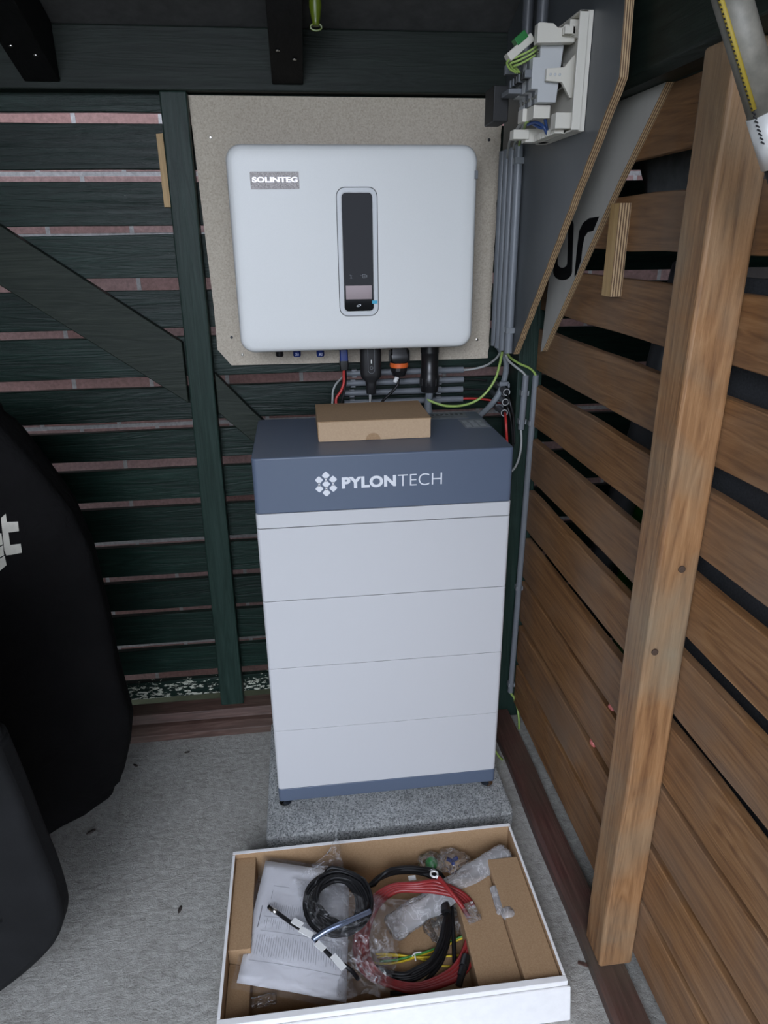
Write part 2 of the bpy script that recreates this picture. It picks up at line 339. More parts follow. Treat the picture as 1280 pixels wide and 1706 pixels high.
# ------------------------------------------------------------------ structure
bm = BM(); box(bm, -1.3, 1.6, -2.2, .49, -.1, 0); struct('floor', bm, M['floor'])
bm = BM(); box(bm, -1.5, 3, .78, .86, -.1, 2.3); struct('wall_outside', bm, M['brick'])
BZ = [(1.712, 1.80), (1.619, 1.698), (1.505, 1.597), (1.387, 1.480), (1.271, 1.367), (1.154, 1.243), (1.035, 1.133), (.924, 1.009), (.821, .898), (.709, .795), (.594, .687), (.487, .574), (.380, .466), (.268, .361), (.168, .246), (.081, .138)]
bm = BM()
for i, (z0, z1) in enumerate(BZ):
    for (xa, xb) in ((-1.3, 1.5),):
        n = 28; L = bidl(bm); r_ = []
        for k in range(n+1):
            x = xa+(xb-xa)*k/n; j = lambda s: noise.noise(Vector((x*5, i*3.1+s, 0)))*.0022
            r_.append([bm.verts.new(p) for p in ((x, .46, z0+j(0)), (x, .48, z0+j(0)), (x, .48, z1+j(5)), (x, .46, z1+j(5)))])
        for A, B in zip(r_, r_[1:]):
            for k in range(4): bm.faces.new((A[k], A[(k+1) % 4], B[(k+1) % 4], B[k]))
        bm.faces.new(r_[0][::-1]); bm.faces.new(r_[-1])
        for q in r_:
            for v in q: v[L] = i*.37+.11
struct('wall_back', bm, M['green_x'], bev=.0015, seg=1)
SZ = [(1.645, 1.74), (1.475, 1.573), (1.331, 1.420), (1.190, 1.283), (1.047, 1.144), (.905, 1.006), (.764, .868), (.618, .728), (.474, .59), (.338, .46), (.200, .318), (.055, .185)]
bm = BM()
for i, (z0, z1) in enumerate(SZ):
    n = 26; L = bidl(bm); r_ = []; ya, yb = .335, -1.15
    for k in range(n+1):
        y = ya+(yb-ya)*k/n; j = lambda s: noise.noise(Vector((y*6, i*3.1+s, 3)))*.004
        r_.append([bm.verts.new(p) for p in ((.69, y, z0+j(0)), (.708, y, z0+j(0)), (.708, y, z1+j(5)), (.69, y, z1+j(5)))])
    for A, B in zip(r_, r_[1:]):
        for k in range(4): bm.faces.new((A[k], A[(k+1) % 4], B[(k+1) % 4], B[k]))
    bm.faces.new(r_[0][::-1]); bm.faces.new(r_[-1])
    for q in r_:
        for v in q: v[L] = i*.53+.2
struct('wall_right', bm, M['slat'], bev=.0015, seg=1)
bm = BM(); box(bm, -1.3, -1.27, -1.9, .46, 0, 2.9); struct('blocker_wall_left', bm, M['render'])  # unseen wall added to keep light out on the left
# added unseen front wall; lintel and opening shaped to steer the daylight
bm = BM(); box(bm, -1.3, -1.0, -1.93, -1.9, 0, 2.9); box(bm, -1.0, 1.4, -1.93, -1.9, 2.12, 2.9); box(bm, .55, 1.4, -1.93, -1.9, 0, 2.12); struct('blocker_wall_front', bm, M['render'])
SL = .4
def roofz(y, o=0.): return 1.777+SL*(.42-y)+o
bm = BM(); hexa(bm, [(-1.3, .50, roofz(.50)), (1.4, .50, roofz(.50)), (1.4, -1.95, roofz(-1.95)), (-1.3, -1.95, roofz(-1.95))], [(-1.3, .50, roofz(.50, .02)), (1.4, .50, roofz(.50, .02)), (1.4, -1.95, roofz(-1.95, .02)), (-1.3, -1.95, roofz(-1.95, .02))])
struct('ceiling', bm, M['roof'])
bm = BM(); box(bm, -12, 12, -16, 8, -.16, -.101); struct('ground', bm, M['soil'])
bm = BM(); box(bm, 1.37, 1.4, -1.9, .78, 0, 2.6); struct('blocker_wall_far_right', bm, M['render'])  # added wall, shuts sky light out behind the brown slats
# back timber sole plate (stepped) and right one
bm = BM(); prism(bm, [(.362, 0), (.362, .022), (.385, .034), (.40, .036), (.405, .062), (.458, .066), (.458, 0)], 'x', -1.26, .60)
struct('trim_back', bm, M['sill'], bev=.002)
bm = BM()
n = 24; ra = []
for k in range(n+1):
    y = .335-(.335+1.2)*k/n; x = .612+.004*noise.noise(Vector((y*4, 0, 0)))
    ra.append([bm.verts.new(p) for p in ((x, y, 0), (x, y, .022), (x+.008, y, .030), (x+.062, y, .030), (x+.066, y, .02), (x+.066, y, 0))])
for A, B in zip(ra, ra[1:]):
    for k in range(6): bm.faces.new((A[k], A[(k+1) % 6], B[(k+1) % 6], B[k]))
bm.faces.new(ra[0][::-1]); bm.faces.new(ra[-1]); struct('trim_right', bm, M['sill_y'], auto=40)
# ------------------------------------------------------------------ timber frame
bm = BM(); box(bm, -1.26, 1.36, .418, .458, 1.655, 1.774)
thing('timber_beam', bm, M['green_beam'], 'dark green horizontal timber beam under the ceiling across the back wall', 'beam', bev=.003)
bm = BM(); prism(bm, [(.634, 1.583), (.648, 1.572), (.69, 1.572), (.69, 1.735), (.634, 1.735)], 'y', -1.15, .415)
thing('timber_beam', bm, M['green_beam_y'], 'dark green timber beam along the top of the brown slatted wall, upper right', 'beam', bev=.002)
bm = BM(); hexa(bm, [(-.178, .418, .066), (-.112, .418, .066), (-.112, .458, .066), (-.178, .458, .066)], [(-.162, .418, 1.655), (-.104, .418, 1.655), (-.104, .458, 1.655), (-.162, .458, 1.655)])
bmesh.ops.subdivide_edges(bm, edges=[e for e in bm.edges if abs(e.verts[0].co.z-e.verts[1].co.z) > 1], cuts=20)
for v in bm.verts: v.co.x += .0025*noise.noise(Vector((0, 0, v.co.z*4)))
p_ = thing('timber_post', bm, M['green_post'], 'dark green upright timber post on the back wall left of the inverter board', 'post', bev=.003)
bm = BM(); box(bm, .645, .708, .34, .455, .0, 1.60)
thing('timber_post', bm, M['green_post'], 'dark green corner post behind the two upright grey conduits, right of the battery', 'post', bev=.003)
# brown post
empty_post = empty('timber_post', (.655, -.435, .03), 'brown square unpainted timber post standing in front of the slatted right wall', 'post')
bm = BM(); n = 40; ra = []
for k in range(n+1):
    z = .03+(1.572-.03)*k/n; dx = .003*noise.noise(Vector((1, 0, z*3))); dy = .003*noise.noise(Vector((9, 0, z*3)))
    ra.append([bm.verts.new(p) for p in ((.623+dx, -.400+dy, z), (.623+dx, -.470+dy, z), (.689, -.470+dy, z), (.689, -.400+dy, z))])
for A, B in zip(ra, ra[1:]):
    for k in range(4): bm.faces.new((A[k], A[(k+1) % 4], B[(k+1) % 4], B[k]))
bm.faces.new(ra[0][::-1]); bm.faces.new(ra[-1]); obj('shaft', bm, M['post'], empty_post, bev=.005, seg=3)
M['knot'] = plain('wood_knot', (.06, .035, .022), .8)
for (px, py) in ((1136, 948), (1091, 1086)):
    c = at(px, py, 'y', -.4705); bm = BM(); lathe(bm, [(.0055, 0), (.0055, -.002), (.004, -.0026)], (c.x, -.4705, c.z), 'y', 16); k_ = obj('knot', bm, M['knot'], empty_post)
# diagonal brace behind the post
def brace(p, q, w, label, ends):
    bm = BM(); a = at(*p, 'y', .432); b = at(*q, 'y', .432); d = (b-a).normalized(); nrm = Vector((-d.z, 0, d.x))
    A = [a-nrm*w, a+nrm*w, b+nrm*w, b-nrm*w]
    return bm, a, b, d, nrm
bm = BM(); up = [(-.95, 1.668), (-.547, 1.391), (-.176, 1.122), (-.176, .972), (-.571, 1.262), (-.95, 1.53)]
prism(bm, up, 'y', .434, .459)
thing('diagonal_brace', bm, M['green_brace'], 'dark green diagonal brace board running down from the left edge to the green post', 'brace', bev=.002)
bm = BM(); prism(bm, [(-.105, 1.045), (-.014, .94), (.05, .875), (.05, .79), (-.02, .86), (-.105, .945)], 'y', .434, .459)
thing('diagonal_brace', bm, M['green_brace'], 'dark green lower brace board between the green post and the battery top', 'brace', bev=.002)
for x0, x1, lab in ((-.434, -.362, 'black painted rafter end with two screws at the top left corner'), (.080, .147, 'black painted rafter end with two screws above the inverter board')):
    r = empty('rafter', ((x0+x1)/2, .38, 1.67), lab, 'rafter')
    bm = BM(); y0 = .415
    prof = [(y0, 1.668), (y0-.0, 1.668), (-1.6, 1.668+SL*(y0+1.6)), (-1.6, roofz(-1.6, -.003)), (y0, roofz(y0, -.003))]
    prism(bm, [prof[0], prof[2], prof[3], prof[4]], 'x', x0, x1)
    obj('timber', bm, M['black_wood'], r, bev=.002)
    for (fx, yy) in ((.25, .31), (.75, .335)):
        z = 1.668+SL*(y0-yy); bm = BM(); lathe(bm, [(.0045, .0), (.0045, -.0015), (.002, -.0025)], ((x0+(x1-x0)*fx), yy, z), 'z', 12); obj('screw', bm, M['steel'], r)
# ------------------------------------------------------------------ inverter mounting board
b_ = empty('mounting_board', (.25, .45, 1.06), 'grey-brown particle board on the back wall carrying the white inverter', 'board')
bm = BM(); P = [(-.103, 1.645), (-.066, 1.105), (-.058, 1.09), (-.040, 1.068), (.0, 1.066)]
P = [(-.104, 1.650), (-.092, 1.20), (-.093, 1.102), (-.062, 1.062), (.25, 1.060)]
for k in range(1, 12): P.append((.25+.345*k/12, 1.060))
P.append((.594, 1.061))
for k in range(1, 40): P.append((.594+.010*k/40+.0022*noise.noise(Vector((k*1.7, 0, 0)))*(1.5 if random.random() < .3 else 1), 1.061+.589*k/40))
P.append((.606, 1.650)); prism(bm, P, 'y', .440, .4595); obj('panel', bm, M['mdf'], b_)
for px, py, m in ((351, 229, 'steel'), (815, 233, 'heat'), (404, 591, 'steel'), (795, 566, 'steel'), (386, 562, 'heat'), (826, 560, 'steel')):
    c = at(px, py, 'y', .44); bm = BM(); lathe(bm, [(.0035, .001), (.0035, -.0008), (.0018, -.0014)], c, 'y', 12); obj('screw', bm, M[m], b_)
# ------------------------------------------------------------------ inverter
iv = empty('solar_inverter', (.245, .36, 1.10), 'large white wall-mounted solar inverter with rounded corners and a dark upright display', 'inverter')
IX0, IX1, IZ0, IZ1, IY = -.024, .513, 1.113, 1.540, .285
bm = BM(); n = 8; rings = []
for (y, ins) in [(.335, .0), (.300, .0), (.292, .0025), (.287, .007), (.2852, .013), (.2848, .03)]:
    rings.append([bm.verts.new((p[0], y, p[1])) for p in rrect(IX0+ins, IX1-ins, IZ0+ins, IZ1-ins, .032-ins*.6, n)])
for A, B in zip(rings, rings[1:]):
    for k in range(len(A)): bm.faces.new((A[k], A[(k+1) % len(A)], B[(k+1) % len(A)], B[k]))
bm.faces.new(rings[0][::-1]); bm.faces.new(rings[-1]); obj('front_cover', bm, M['inv'], iv, auto=50)
bm = BM(); prism(bm, rrect(IX0+.02, IX1-.02, IZ0+.012, IZ1-.02, .02, 4), 'y', .335, .40); box(bm, .06, .43, .40, .44, 1.2, 1.48)
for k in range(34): x = IX0+.03+k*.0145; box(bm, x, x+.003, .40, .436, IZ0+.03, IZ1-.04)
obj('heat_sink', bm, M['heat'], iv)
def ipt(px, py): c = at(px, py, 'y', IY); return (c.x, c.z)
# display: recessed rim ring, glass, icons
(dx0, dz1), (dx1, dz0) = ipt(562, 313), ipt(627, 524)
dxa = ipt(594, 420)[0]; hw = .041; sx0, sx1 = .2055, .2690; 
sz1 = ipt(595, 321)[1]; sz0 = ipt(598, 518)[1]; cxs = (ipt(569, 330)[0]+ipt(620, 330)[0])/2; hwx = (ipt(620, 420)[0]-ipt(570, 420)[0])/2
f_ = BM(); ring(f_, rrect(cxs-hwx-.010, cxs+hwx+.010, sz0-.010, sz1+.010, .018), rrect(cxs-hwx-.001, cxs+hwx+.001, sz0-.001, sz1+.001, .010), 'y', .2830, .2848)
rim = obj('display_rim', f_, plain('rim_white', (.66, .68, .70), .3), iv, bev=.0006)
bm = BM(); ring(bm, rrect(cxs-hwx-.0115, cxs+hwx+.0115, sz0-.0115, sz1+.0115, .019), rrect(cxs-hwx-.010, cxs+hwx+.010, sz0-.010, sz1+.010, .018), 'y', .2838, .2849); obj('rim_groove', bm, M['seam'], iv)
bm = BM(); prism(bm, rrect(cxs-hwx, cxs+hwx, sz0, sz1, .009), 'y', .2825, .2848); scr = obj('display_screen', bm, M['screen'], iv)
(la, lb), (lc, ld) = ipt(576, 476), ipt(619, 498)
bm = BM(); box(bm, cxs-hwx+.004, cxs+hwx-.004, .2822, .2826, ld, lb); obj('display_window', bm, M['lcd'], scr)
c = ipt(598, 509); bm = BM(); o1 = [(c[0]+.0052*math.cos(a)*1.0, c[1]+.0022*math.sin(a)+.0012*math.cos(a)) for a in [k*math.pi/10 for k in range(20)]]; i1 = [(c[0]+(p[0]-c[0])*.72, c[1]+(p[1]-c[1])*.6) for p in o1]
ring(bm, o1, i1, 'y', .2821, .2826); obj('logo', bm, M['logo'], scr)
def fbox(bm, cx, cz, w, h): box(bm, cx-w/2, cx+w/2, .2821, .2826, cz-h/2, cz+h/2)
c = ipt(585, 461); bm = BM(); fbox(bm, c[0], c[1]+.0025, .005, .0008); fbox(bm, c[0], c[1], .0010, .006); fbox(bm, c[0], c[1]-.003, .0045, .0009); fbox(bm, c[0]-.002, c[1]+.0035, .001, .002)
obj('icon', bm, M['dind'], scr)
c = ipt(607, 460); bm = BM(); ring(bm, rrect(c[0]-.004, c[0]+.003, c[1]-.004, c[1]+.004, .001, 2), rrect(c[0]-.0032, c[0]+.0022, c[1]-.0032, c[1]+.0032, .0006, 2), 'y', .2821, .2826); fbox(bm, c[0]+.0055, c[1], .002, .005); fbox(bm, c[0]-.007, c[1]+.002, .001, .001); fbox(bm, c[0]-.0005, c[1], .002, .0045)
obj('icon', bm, M['dind'], scr)
c = ipt(625, 503); bm = BM(); box(bm, c[0]-.007, c[0]+.005, .2815, .2822, c[1]-.0035, c[1]+.0035); obj('film_tab', bm, M['tab'], iv, label='bright blue peel-off film tab')
(bx0, bz1), (bx1, bz0) = ipt(416, 286), ipt(499, 315)
bm = BM(); prism(bm, rrect(bx0, bx1, bz0, bz1, .002, 3), 'y', .2835, .2848); bd = obj('name_badge', bm, M['badge'], iv, label='shiny metal name badge')
bm = textbm('SOLINTEG', bx0+.004, bx1-.003, (bz0+bz1)/2-.0035, (bz0+bz1)/2+.0065, 'y', .2835, .0006, .035); obj('lettering', bm, plain('badge_letter', (.72, .70, .72), .35, Metallic=.5), bd)
c = ipt(796, 291); bm = BM(); box(bm, IX1-.0075, IX1+.0004, .2880, .2990, c[1]-.008, c[1]+.008); box(bm, IX1-.008, IX1-.0015, .2852, .289, c[1]-.008, c[1]+.008); obj('side_label', bm, M['dind'], iv)
# connectors under the inverter (y ~ .36)
CY = .362
def cpt(px, py): return at(px, py, 'y', CY)
TOPZ = 1.13
# monitoring stick
c = cpt(618, 620); zb = cpt(618, 655).z; zs = cpt(618, 632).z
dg = BM(); R = .0245
def sqloft(bm, prof, cx, cy, n=7):
    rg = []
    for (hx, hy, r, z) in prof: rg.append([bm.verts.new((cx+p[0], cy+p[1], z)) for p in rrect(-hx, hx, -hy, hy, r, n)])
    for A, B in zip(rg, rg[1:]):
        for k in range(len(A)): bm.faces.new((A[k], A[(k+1) % len(A)], B[(k+1) % len(A)], B[k]))
    bm.faces.new(rg[0][::-1]); bm.faces.new(rg[-1])
sqloft(dg, [(.022, .016, .012, TOPZ), (.0255, .018, .014, TOPZ-.02), (.0255, .018, .014, 1.045), (.0235, .017, .0135, 1.036), (.0135, .012, .009, 1.026), (.0125, .0115, .009, 1.020), (.0115, .011, .009, zb), (.009, .009, .007, zb-.002)], c.x, CY)
d_ = obj('monitoring_stick', dg, M['blackm'], iv, auto=45)
bm = BM(); o1 = rrect(c.x-.0085, c.x+.0085, 1.048, 1.118, .0084, 6); i1 = rrect(c.x-.0077, c.x+.0077, 1.0488, 1.1172, .0077, 6); ring(bm, o1, i1, 'y', CY-.0188, CY-.0178); obj('outline', bm, M['dind'], d_)
bm = BM(); zi = cpt(619, 600).z; box(bm, c.x-.0013, c.x+.0013, CY-.0188, CY-.0175, zi-.005, zi+.004); obj('light_mark', bm, M['label'], d_)
bm = BM(); zi = cpt(619, 611).z; o1 = [(c.x+.004*math.cos(a), zi+.004*math.sin(a)) for a in [k*math.pi/8 for k in range(16)]]; i1 = [(c.x+(p[0]-c.x)*.75, zi+(p[1]-zi)*.75) for p in o1]; ring(bm, o1, i1, 'y', CY-.0188, CY-.0175); obj('button_mark', bm, M['dind'], d_)
# communication connector with orange ring
c = cpt(665, 600); bm = BM(); zo = cpt(665, 606).z
sqloft(bm, [(.020, .016, .004, TOPZ), (.020, .016, .004, 1.093), (.0235, .018, .005, 1.09), (.023, .0175, .005, 1.078), (.0205, .017, .008, 1.072), (.0205, .017, .012, zo+.004)], c.x, CY); box(bm, c.x-.025, c.x-.0225, CY-.012, CY, 1.075, 1.10); box(bm, c.x+.0225, c.x+.025, CY-.012, CY, 1.075, 1.10)
k_ = obj('communication_plug', bm, M['black'], iv, auto=40)
bm = BM(); lathe(bm, [(.0215, zo+.003), (.0225, zo+.001), (.0225, zo-.006), (.0215, zo-.008)], (c.x, CY, 0), 'z', 32); obj('seal_ring', bm, M['orange'], k_)
bm = BM(); zz = cpt(665, 626).z; lathe(bm, [(.0205, zo-.007), (.0205, zo-.016), (.018, zo-.022), (.015, zz), (.010, zz-.001)], (c.x, CY, 0), 'z', 12); obj('gland_nut', bm, M['black'], k_)
# large ac plug
c = cpt(716, 620); bm = BM(); zb2 = cpt(716, 652).z
lathe(bm, [(.023, TOPZ), (.023, 1.092), (.0215, 1.090), (.0205, 1.06), (.0215, 1.058), (.0215, 1.043), (.0225, 1.036), (.0245, 1.030), (.0245, 1.012), (.022, 1.006), (.021, zb2), (.012, zb2-.001)], (c.x, CY, 0), 'z', 28)
ac = obj('power_plug', bm, M['black'], iv, auto=35)
bm = BM()
for k in range(12):
    a = k*math.pi/6; box(bm, c.x+.0235*math.cos(a)-.0015, c.x+.0235*math.cos(a)+.0015, CY+.0235*math.sin(a)-.0015, CY+.0235*math.sin(a)+.0015, 1.012, 1.030)
obj('grip_rib', bm, M['blackm'], ac)
ACX = c.x
# dc connector blue
c = cpt(573, 600); bm = BM(); z1 = cpt(573, 601).z; z2 = cpt(573, 616).z
sqloft(bm, [(.010, .010, .004, TOPZ), (.010, .010, .004, z1)], c.x, CY); bc = obj('battery_plug', bm, M['blue'], iv, auto=40)
bm = BM(); sqloft(bm, [(.0108, .0108, .004, z1+.001), (.0108, .0108, .003, z1-.006), (.0100, .010, .004, z2)], c.x, CY); obj('plug_sleeve', bm, M['black'], bc, auto=40); BCX = c.x; BCZ = z2
for px, mt in ((466, 'black'), (495, 'blue'), (534, 'blue')):
    c = cpt(px, 590); bm = BM(); zz = cpt(px, 594).z; lathe(bm, [(.0095, TOPZ), (.0095, zz+.003), (.0075, zz), (.004, zz-.0005)], (c.x, CY, 0), 'z', 18)
    q = obj('socket_cap', bm, M[mt], iv, auto=40)
    if mt == 'blue':
        bm = textbm('X4' if px == 495 else 'A1', c.x-.004, c.x+.004, zz+.003, zz+.010, 'y', CY-.0093, .0004); obj('lettering', bm, M['logo'], q)
# ------------------------------------------------------------------ battery
bt = empty('battery_cabinet', (.27, .16, .045), 'tall white and blue-grey home battery stack standing on the grey paver', 'battery')
BW, BD = .54, .326
def vprism(bm, z0, z1, r=.008, x0=0, x1=BW, y0=0, y1=BD): prism(bm, rrect(x0, x1, y0, y1, r, 4), 'z', z0, z1)
bm = BM(); vprism(bm, .075, .112); obj('base', bm, M['blue_cab'], bt, bev=.0012, auto=40)
zs_ = [.1128, .284, .4550, .6262, .7968]
for k in range(4):
    bm = BM(); vprism(bm, zs_[k]+.0004, zs_[k+1]-(.0006 if k < 2 else .0011)); obj('battery_module', bm, M['white_cab'], bt, auto=40, bev=.0006 if k < 2 else .0009)
bm = BM(); vprism(bm, .0765, .94, .006, .003, BW-.003, .003, BD-.003); obj('inner_frame', bm, M['seam'], bt)
bm = BM(); vprism(bm, .7978, .8288); obj('trim_band', bm, M['white_cab'], bt, bev=.0006, auto=40)
bm = BM(); vprism(bm, .8292, .9486, .010); tc_ = obj('control_unit', bm, M['blue_cab'], bt, bev=.003, seg=3, auto=40)
for (x, y) in ((.014, .022), (.526, .022), (.014, .30), (.526, .30)):
    bm = BM(); lathe(bm, [(.014, .045), (.015, .049), (.015, .054), (.010, .058), (.006, .060), (.006, .076)], (x, y, 0), 'z', 20); obj('foot', bm, M['chrome'], bt, auto=40)
# logo
bm = textbm('PYLON', .1795, .2915, .8765, .9015, 'y', 0, .0005, .045, 1.05)
for v in bm.verts: v.co.z += (v.co.x-.18)*.0
obj('lettering', bm, M['logo'], tc_)
bm = textbm('TECH', .2955, .388, .8760, .9015, 'y', 0, .0005, -.012, 1.0); obj('lettering', bm, M['logo'], tc_)
bm = BM(); cx, cz = .1475, .8885; hx, pz, sq = .0143, .0187, .0062
for (i, j) in ((0, 1), (0, 0), (0, -1), (-1, .5), (-1, -.5), (1, .5), (1, -.5)):
    x, z = cx+i*hx, cz+j*pz; pr = rrect(-sq, sq, -sq, sq, .0025, 3); q = math.sqrt(.5); prism(bm, [(x+(p[0]-p[1])*q, z+(p[0]+p[1])*q) for p in pr], 'y', -.0005, 0)
for (i, j) in ((0, .5), (0, -.5), (-1, 0), (1, 0)):
    x, z = cx+i*hx, cz+j*pz; prism(bm, [(x-.003, z-.0035), (x+.003, z-.0035), (x+.0014, z), (x+.003, z+.0035), (x-.003, z+.0035), (x-.0014, z)], 'y', -.0005, 0)
obj('logo', bm, M['logo'], tc_)
# printed labels on the top rear
M['lab1'] = speck('grey_printed_label', (.13, .15, .17), (.24, .26, .28), 90, .5, .05)
bm = BM(); box(bm, .392, .505, .262, .316, .9486, .9489); obj('type_label', bm, M['lab1'], tc_)
bm = BM()
for k in range(9): box(bm, .396+k*.012, .396+k*.012+.007, .297, .309, .9489, .9491)
for r_i in range(4): box(bm, .396, .396+.05+.03*math.sin(r_i*2.), .292-r_i*.007, .2945-r_i*.007, .9489, .9491)
obj('print', bm, plain('print_dark', (.05, .055, .06), .6), tc_)
bm = BM(); box(bm, .476, .534, .168, .250, .9486, .9489); obj('type_label', bm, M['lab1'], tc_)
bm = BM()
for k in range(3): box(bm, .481+k*.017, .481+k*.017+.012, .178, .198, .9489, .9491); box(bm, .481+k*.017, .481+k*.017+.013, .205, .2085, .9489, .9491); box(bm, .481+k*.017, .481+k*.017+.010, .216, .236, .9489, .9491)
obj('print', bm, plain('print_light', (.33, .36, .38), .6), tc_)
# screw hole with a small white bit on the top
# small cardboard box on top
cb = empty('cardboard_box', (.26, .18, .9488), 'small closed brown cardboard box lying on top of the battery', 'box')
x0, x1, y0, y1, z0, z1 = .139, .382, .102, .272, .9490, .9935
bm = BM(); box(bm, x0, x1, y0+.0016, y1, z0, z1-.002); bx_ = obj('body', bm, M['kraftl'], cb, bev=.001)
bm = BM(); box(bm, x0-.001, x1+.001, y0-.0005, y1+.001, z1-.002, z1); obj('lid', bm, M['kraft'], cb, bev=.0008)
tx = at(622, 730, 'y', .102).x; tz = z0
bm = BM(); P = [(x0+.001, z1-.002), (x0+.001, z0+.0005)]; 
arc = [(tx-.016+.0, z0+.0005)] + [(tx-.016*math.cos(a), z0+.0005+.015*math.sin(a)) for a in [math.pi*k/14 for k in range(1, 14)]] + [(tx+.016, z0+.0005)]
prism(bm, P+arc+[(x1-.001, z0+.0005), (x1-.001, z1-.002)], 'y', y0, y0+.0015); obj('front_flap', bm, M['kraftl'], cb)
bm = BM(); prism(bm, arc, 'y', y0+.0011, y0+.0014); obj('thumb_tab', bm, M['kraft'], cb)
for sx in (x0-.0012, x1-.0004):
    bm = BM(); box(bm, sx, sx+.0016, y0+.006, y1-.004, z0+.001, z1-.002); obj('side_flap', bm, M['kraft'], cb, bev=.0004)
# paver
bm = BM(); P = [(-.031, -.078), (.556, -.078)] + [(.556+.014*math.sin(a), -.064-.014*math.cos(a)) for a in [math.pi/2*k/6 for k in range(1, 7)]] + [(.570, .345), (-.031, .345)]
prism(bm, P, 'z', 0, .045); thing('concrete_paver', bm, M['paver'], 'grey speckled stone paver on the floor under the battery', 'paver', bev=.006, seg=3)
# ------------------------------------------------------------------ plywood panels at the right
p1 = BM(); P = [(-.182, roofz(-.182)-.004), (-.2005, 1.668), (-.2055, 1.576)]
K = 46
for k in range(1, K):
    f = k/K; y = -.2055+(.245+.2055)*f; z = 1.576+(1.100-1.576)*f; j = .0028*noise.noise(Vector((k*2.3, 1, 0)))
    if k % 5 == 2: j += .003
    P.append((y-j, z+j*.3))
P += [(.245, 1.100), (.415, 1.096), (.415, roofz(.415)-.004)]
prism(p1, P, 'x', .601, .615, 0, 1)
P1 = thing('plywood_board', p1, [M['film'], M['ply_x']], 'dark grey coated plywood panel with a slanting raw edge beside the conduits', 'panel')
p2 = empty('plywood_board', (.68, 0, 1.11), 'pale grey plywood sign board with partial black characters, behind the dark panel', 'panel')
bm = BM(); P = [(-.250, 1.571), (.2, 1.135), (.222, 1.108), (.236, 1.108), (.236, 1.571)]
P = [tuple(at(1113, 118, 'x', .677).yz), tuple(at(1031, 302, 'x', .677).yz), tuple(at(904, 585, 'x', .677).yz), tuple(at(901, 586, 'x', .677).yz), tuple(at(915, 465, 'x', .677).yz), (.236, 1.571)]
P[0] = (P[0][0], 1.571)
prism(bm, P, 'x', .677, .6895, 0, 1); obj('board', bm, [M['sign'], M['ply_x']], p2)
def spt(px, py): return tuple(at(px, py, 'x', .677).yz)
c2 = lambda x, y: (780+x/2.56, y/2.56)
def rpx(x0, x1, y0, y1, r, n=7):
    return [c2(*p) for p in rrect(x0, x1, y0, y1, r, n)]
bm = BM()
# the 0: oval ring, slanting with the wall
def shear(p, cx, cy, k): return (p[0]-(p[1]-cy)*k, p[1])
o1 = [shear(p, 0, 1060, .035) for p in rrect(368, 448, 925, 1195, 38, 8)]; i1 = [shear(p, 0, 1060, .035) for p in rrect(385, 426, 962, 1142, 20, 8)]
ring(bm, [spt(*c2(*p)) for p in o1], [spt(*c2(*p)) for p in i1], 'x', .6765, .6769)
obj('lettering', bm, M['wblack'], p2)
bm = BM(); poly = [(455, 1180), (464, 1075), (475, 985), (492, 950), (518, 930), (560, 924), (535, 985), (512, 990), (498, 1010), (489, 1055), (483, 1112), (462, 1172)]
hexa(bm, [(.6765, *spt(*c2(*p))) for p in poly], [(.6769, *spt(*c2(*p))) for p in poly]); obj('lettering', bm, M['wblack'], p2)
# plywood offcut across the slats
bm = BM(); X0, X1 = .668, .6895
T = [at(1036, 338, 'x', X0), at(1058, 338, 'x', X1), at(1022, 338, 'x', X0)]; B_ = [at(1020, 496, 'x', X0), at(1039, 497, 'x', X1), at(1005, 493, 'x', X0)]
zt, zb = 1.408, 1.253; ya, yb = -.101, -.064
hexa(bm, [(X0, ya, zb), (X1, ya, zb), (X1, yb, zb), (X0, yb, zb)], [(X0, ya-.002, zt), (X1, ya-.002, zt), (X1, yb-.002, zt), (X0, yb-.002, zt)])
bm.faces.ensure_lookup_table()
for f in bm.faces: f.normal_update()
for f in bm.faces:
    f.material_index = 0 if abs(f.normal.x) > .8 else 1
thing('plywood_offcut', bm, [M['pine'], ply('plywood_offcut_edge', 'x', .0048)], 'short upright yellow plywood offcut fixed across the brown slats', 'offcut')
bm = BM(); a = [at(*p, 'y', .452) for p in ((260, 223), (271, 222), (285, 345), (274, 345))]
hexa(bm, [(p.x, .452, p.z) for p in a], [(p.x, .4595, p.z) for p in a])
thing('wood_strip', bm, M['pine'], 'thin pale wooden strip tilted against the green slats left of the green post', 'strip')
# ------------------------------------------------------------------ conduits
def clip(bm, c, ax, r=.008):        # open clip round a pipe with a saddle behind; ax = pipe axis
    c = Vector(c); w = .007
    pts = [math.radians(a) for a in range(-60, 241, 25)]
    return pts
def clip_bm(c, axis, out, r=.0085, w=.006):
    c = Vector(c); A = Vector(axis).normalized(); O = Vector(out).normalized(); Sd = A.cross(O); bm = BM()
    def blk(o, s, do, ds, da=w):
        vs = box(bm, -1, 1, -1, 1, -1, 1)
        for v in vs: q = v.co.copy(); v.co = c+O*(o+q.x*do/2)+Sd*(s+q.y*ds/2)+A*(q.z*da)
    blk(-r*.5-.002, 0, r+.001, r*2.2); blk(0, r+.0012, r*1.7, .0018); blk(0, -r-.0012, r*1.7, .0018); blk(r*.95, r*.98, .002, .0035); blk(r*.95, -r*.98, .002, .0035)
    return bm
def conduit(a, b, label, clips=(), out=(0, -1, 0), mat='pvc', r=.008, group=None):
    a, b = Vector(a), Vector(b); e = empty('conduit_pipe', a, label, 'pipe', group); bm = BM(); pipe(bm, a, b, r, r*.84); obj('tube', bm, M[mat], e, auto=40)
    for f in clips: obj('pipe_clip', clip_bm(a+(b-a)*f, b-a, out, r), M['clip'], e)
    return e
names = ['topmost', 'second from top', 'third from top', 'lowest']
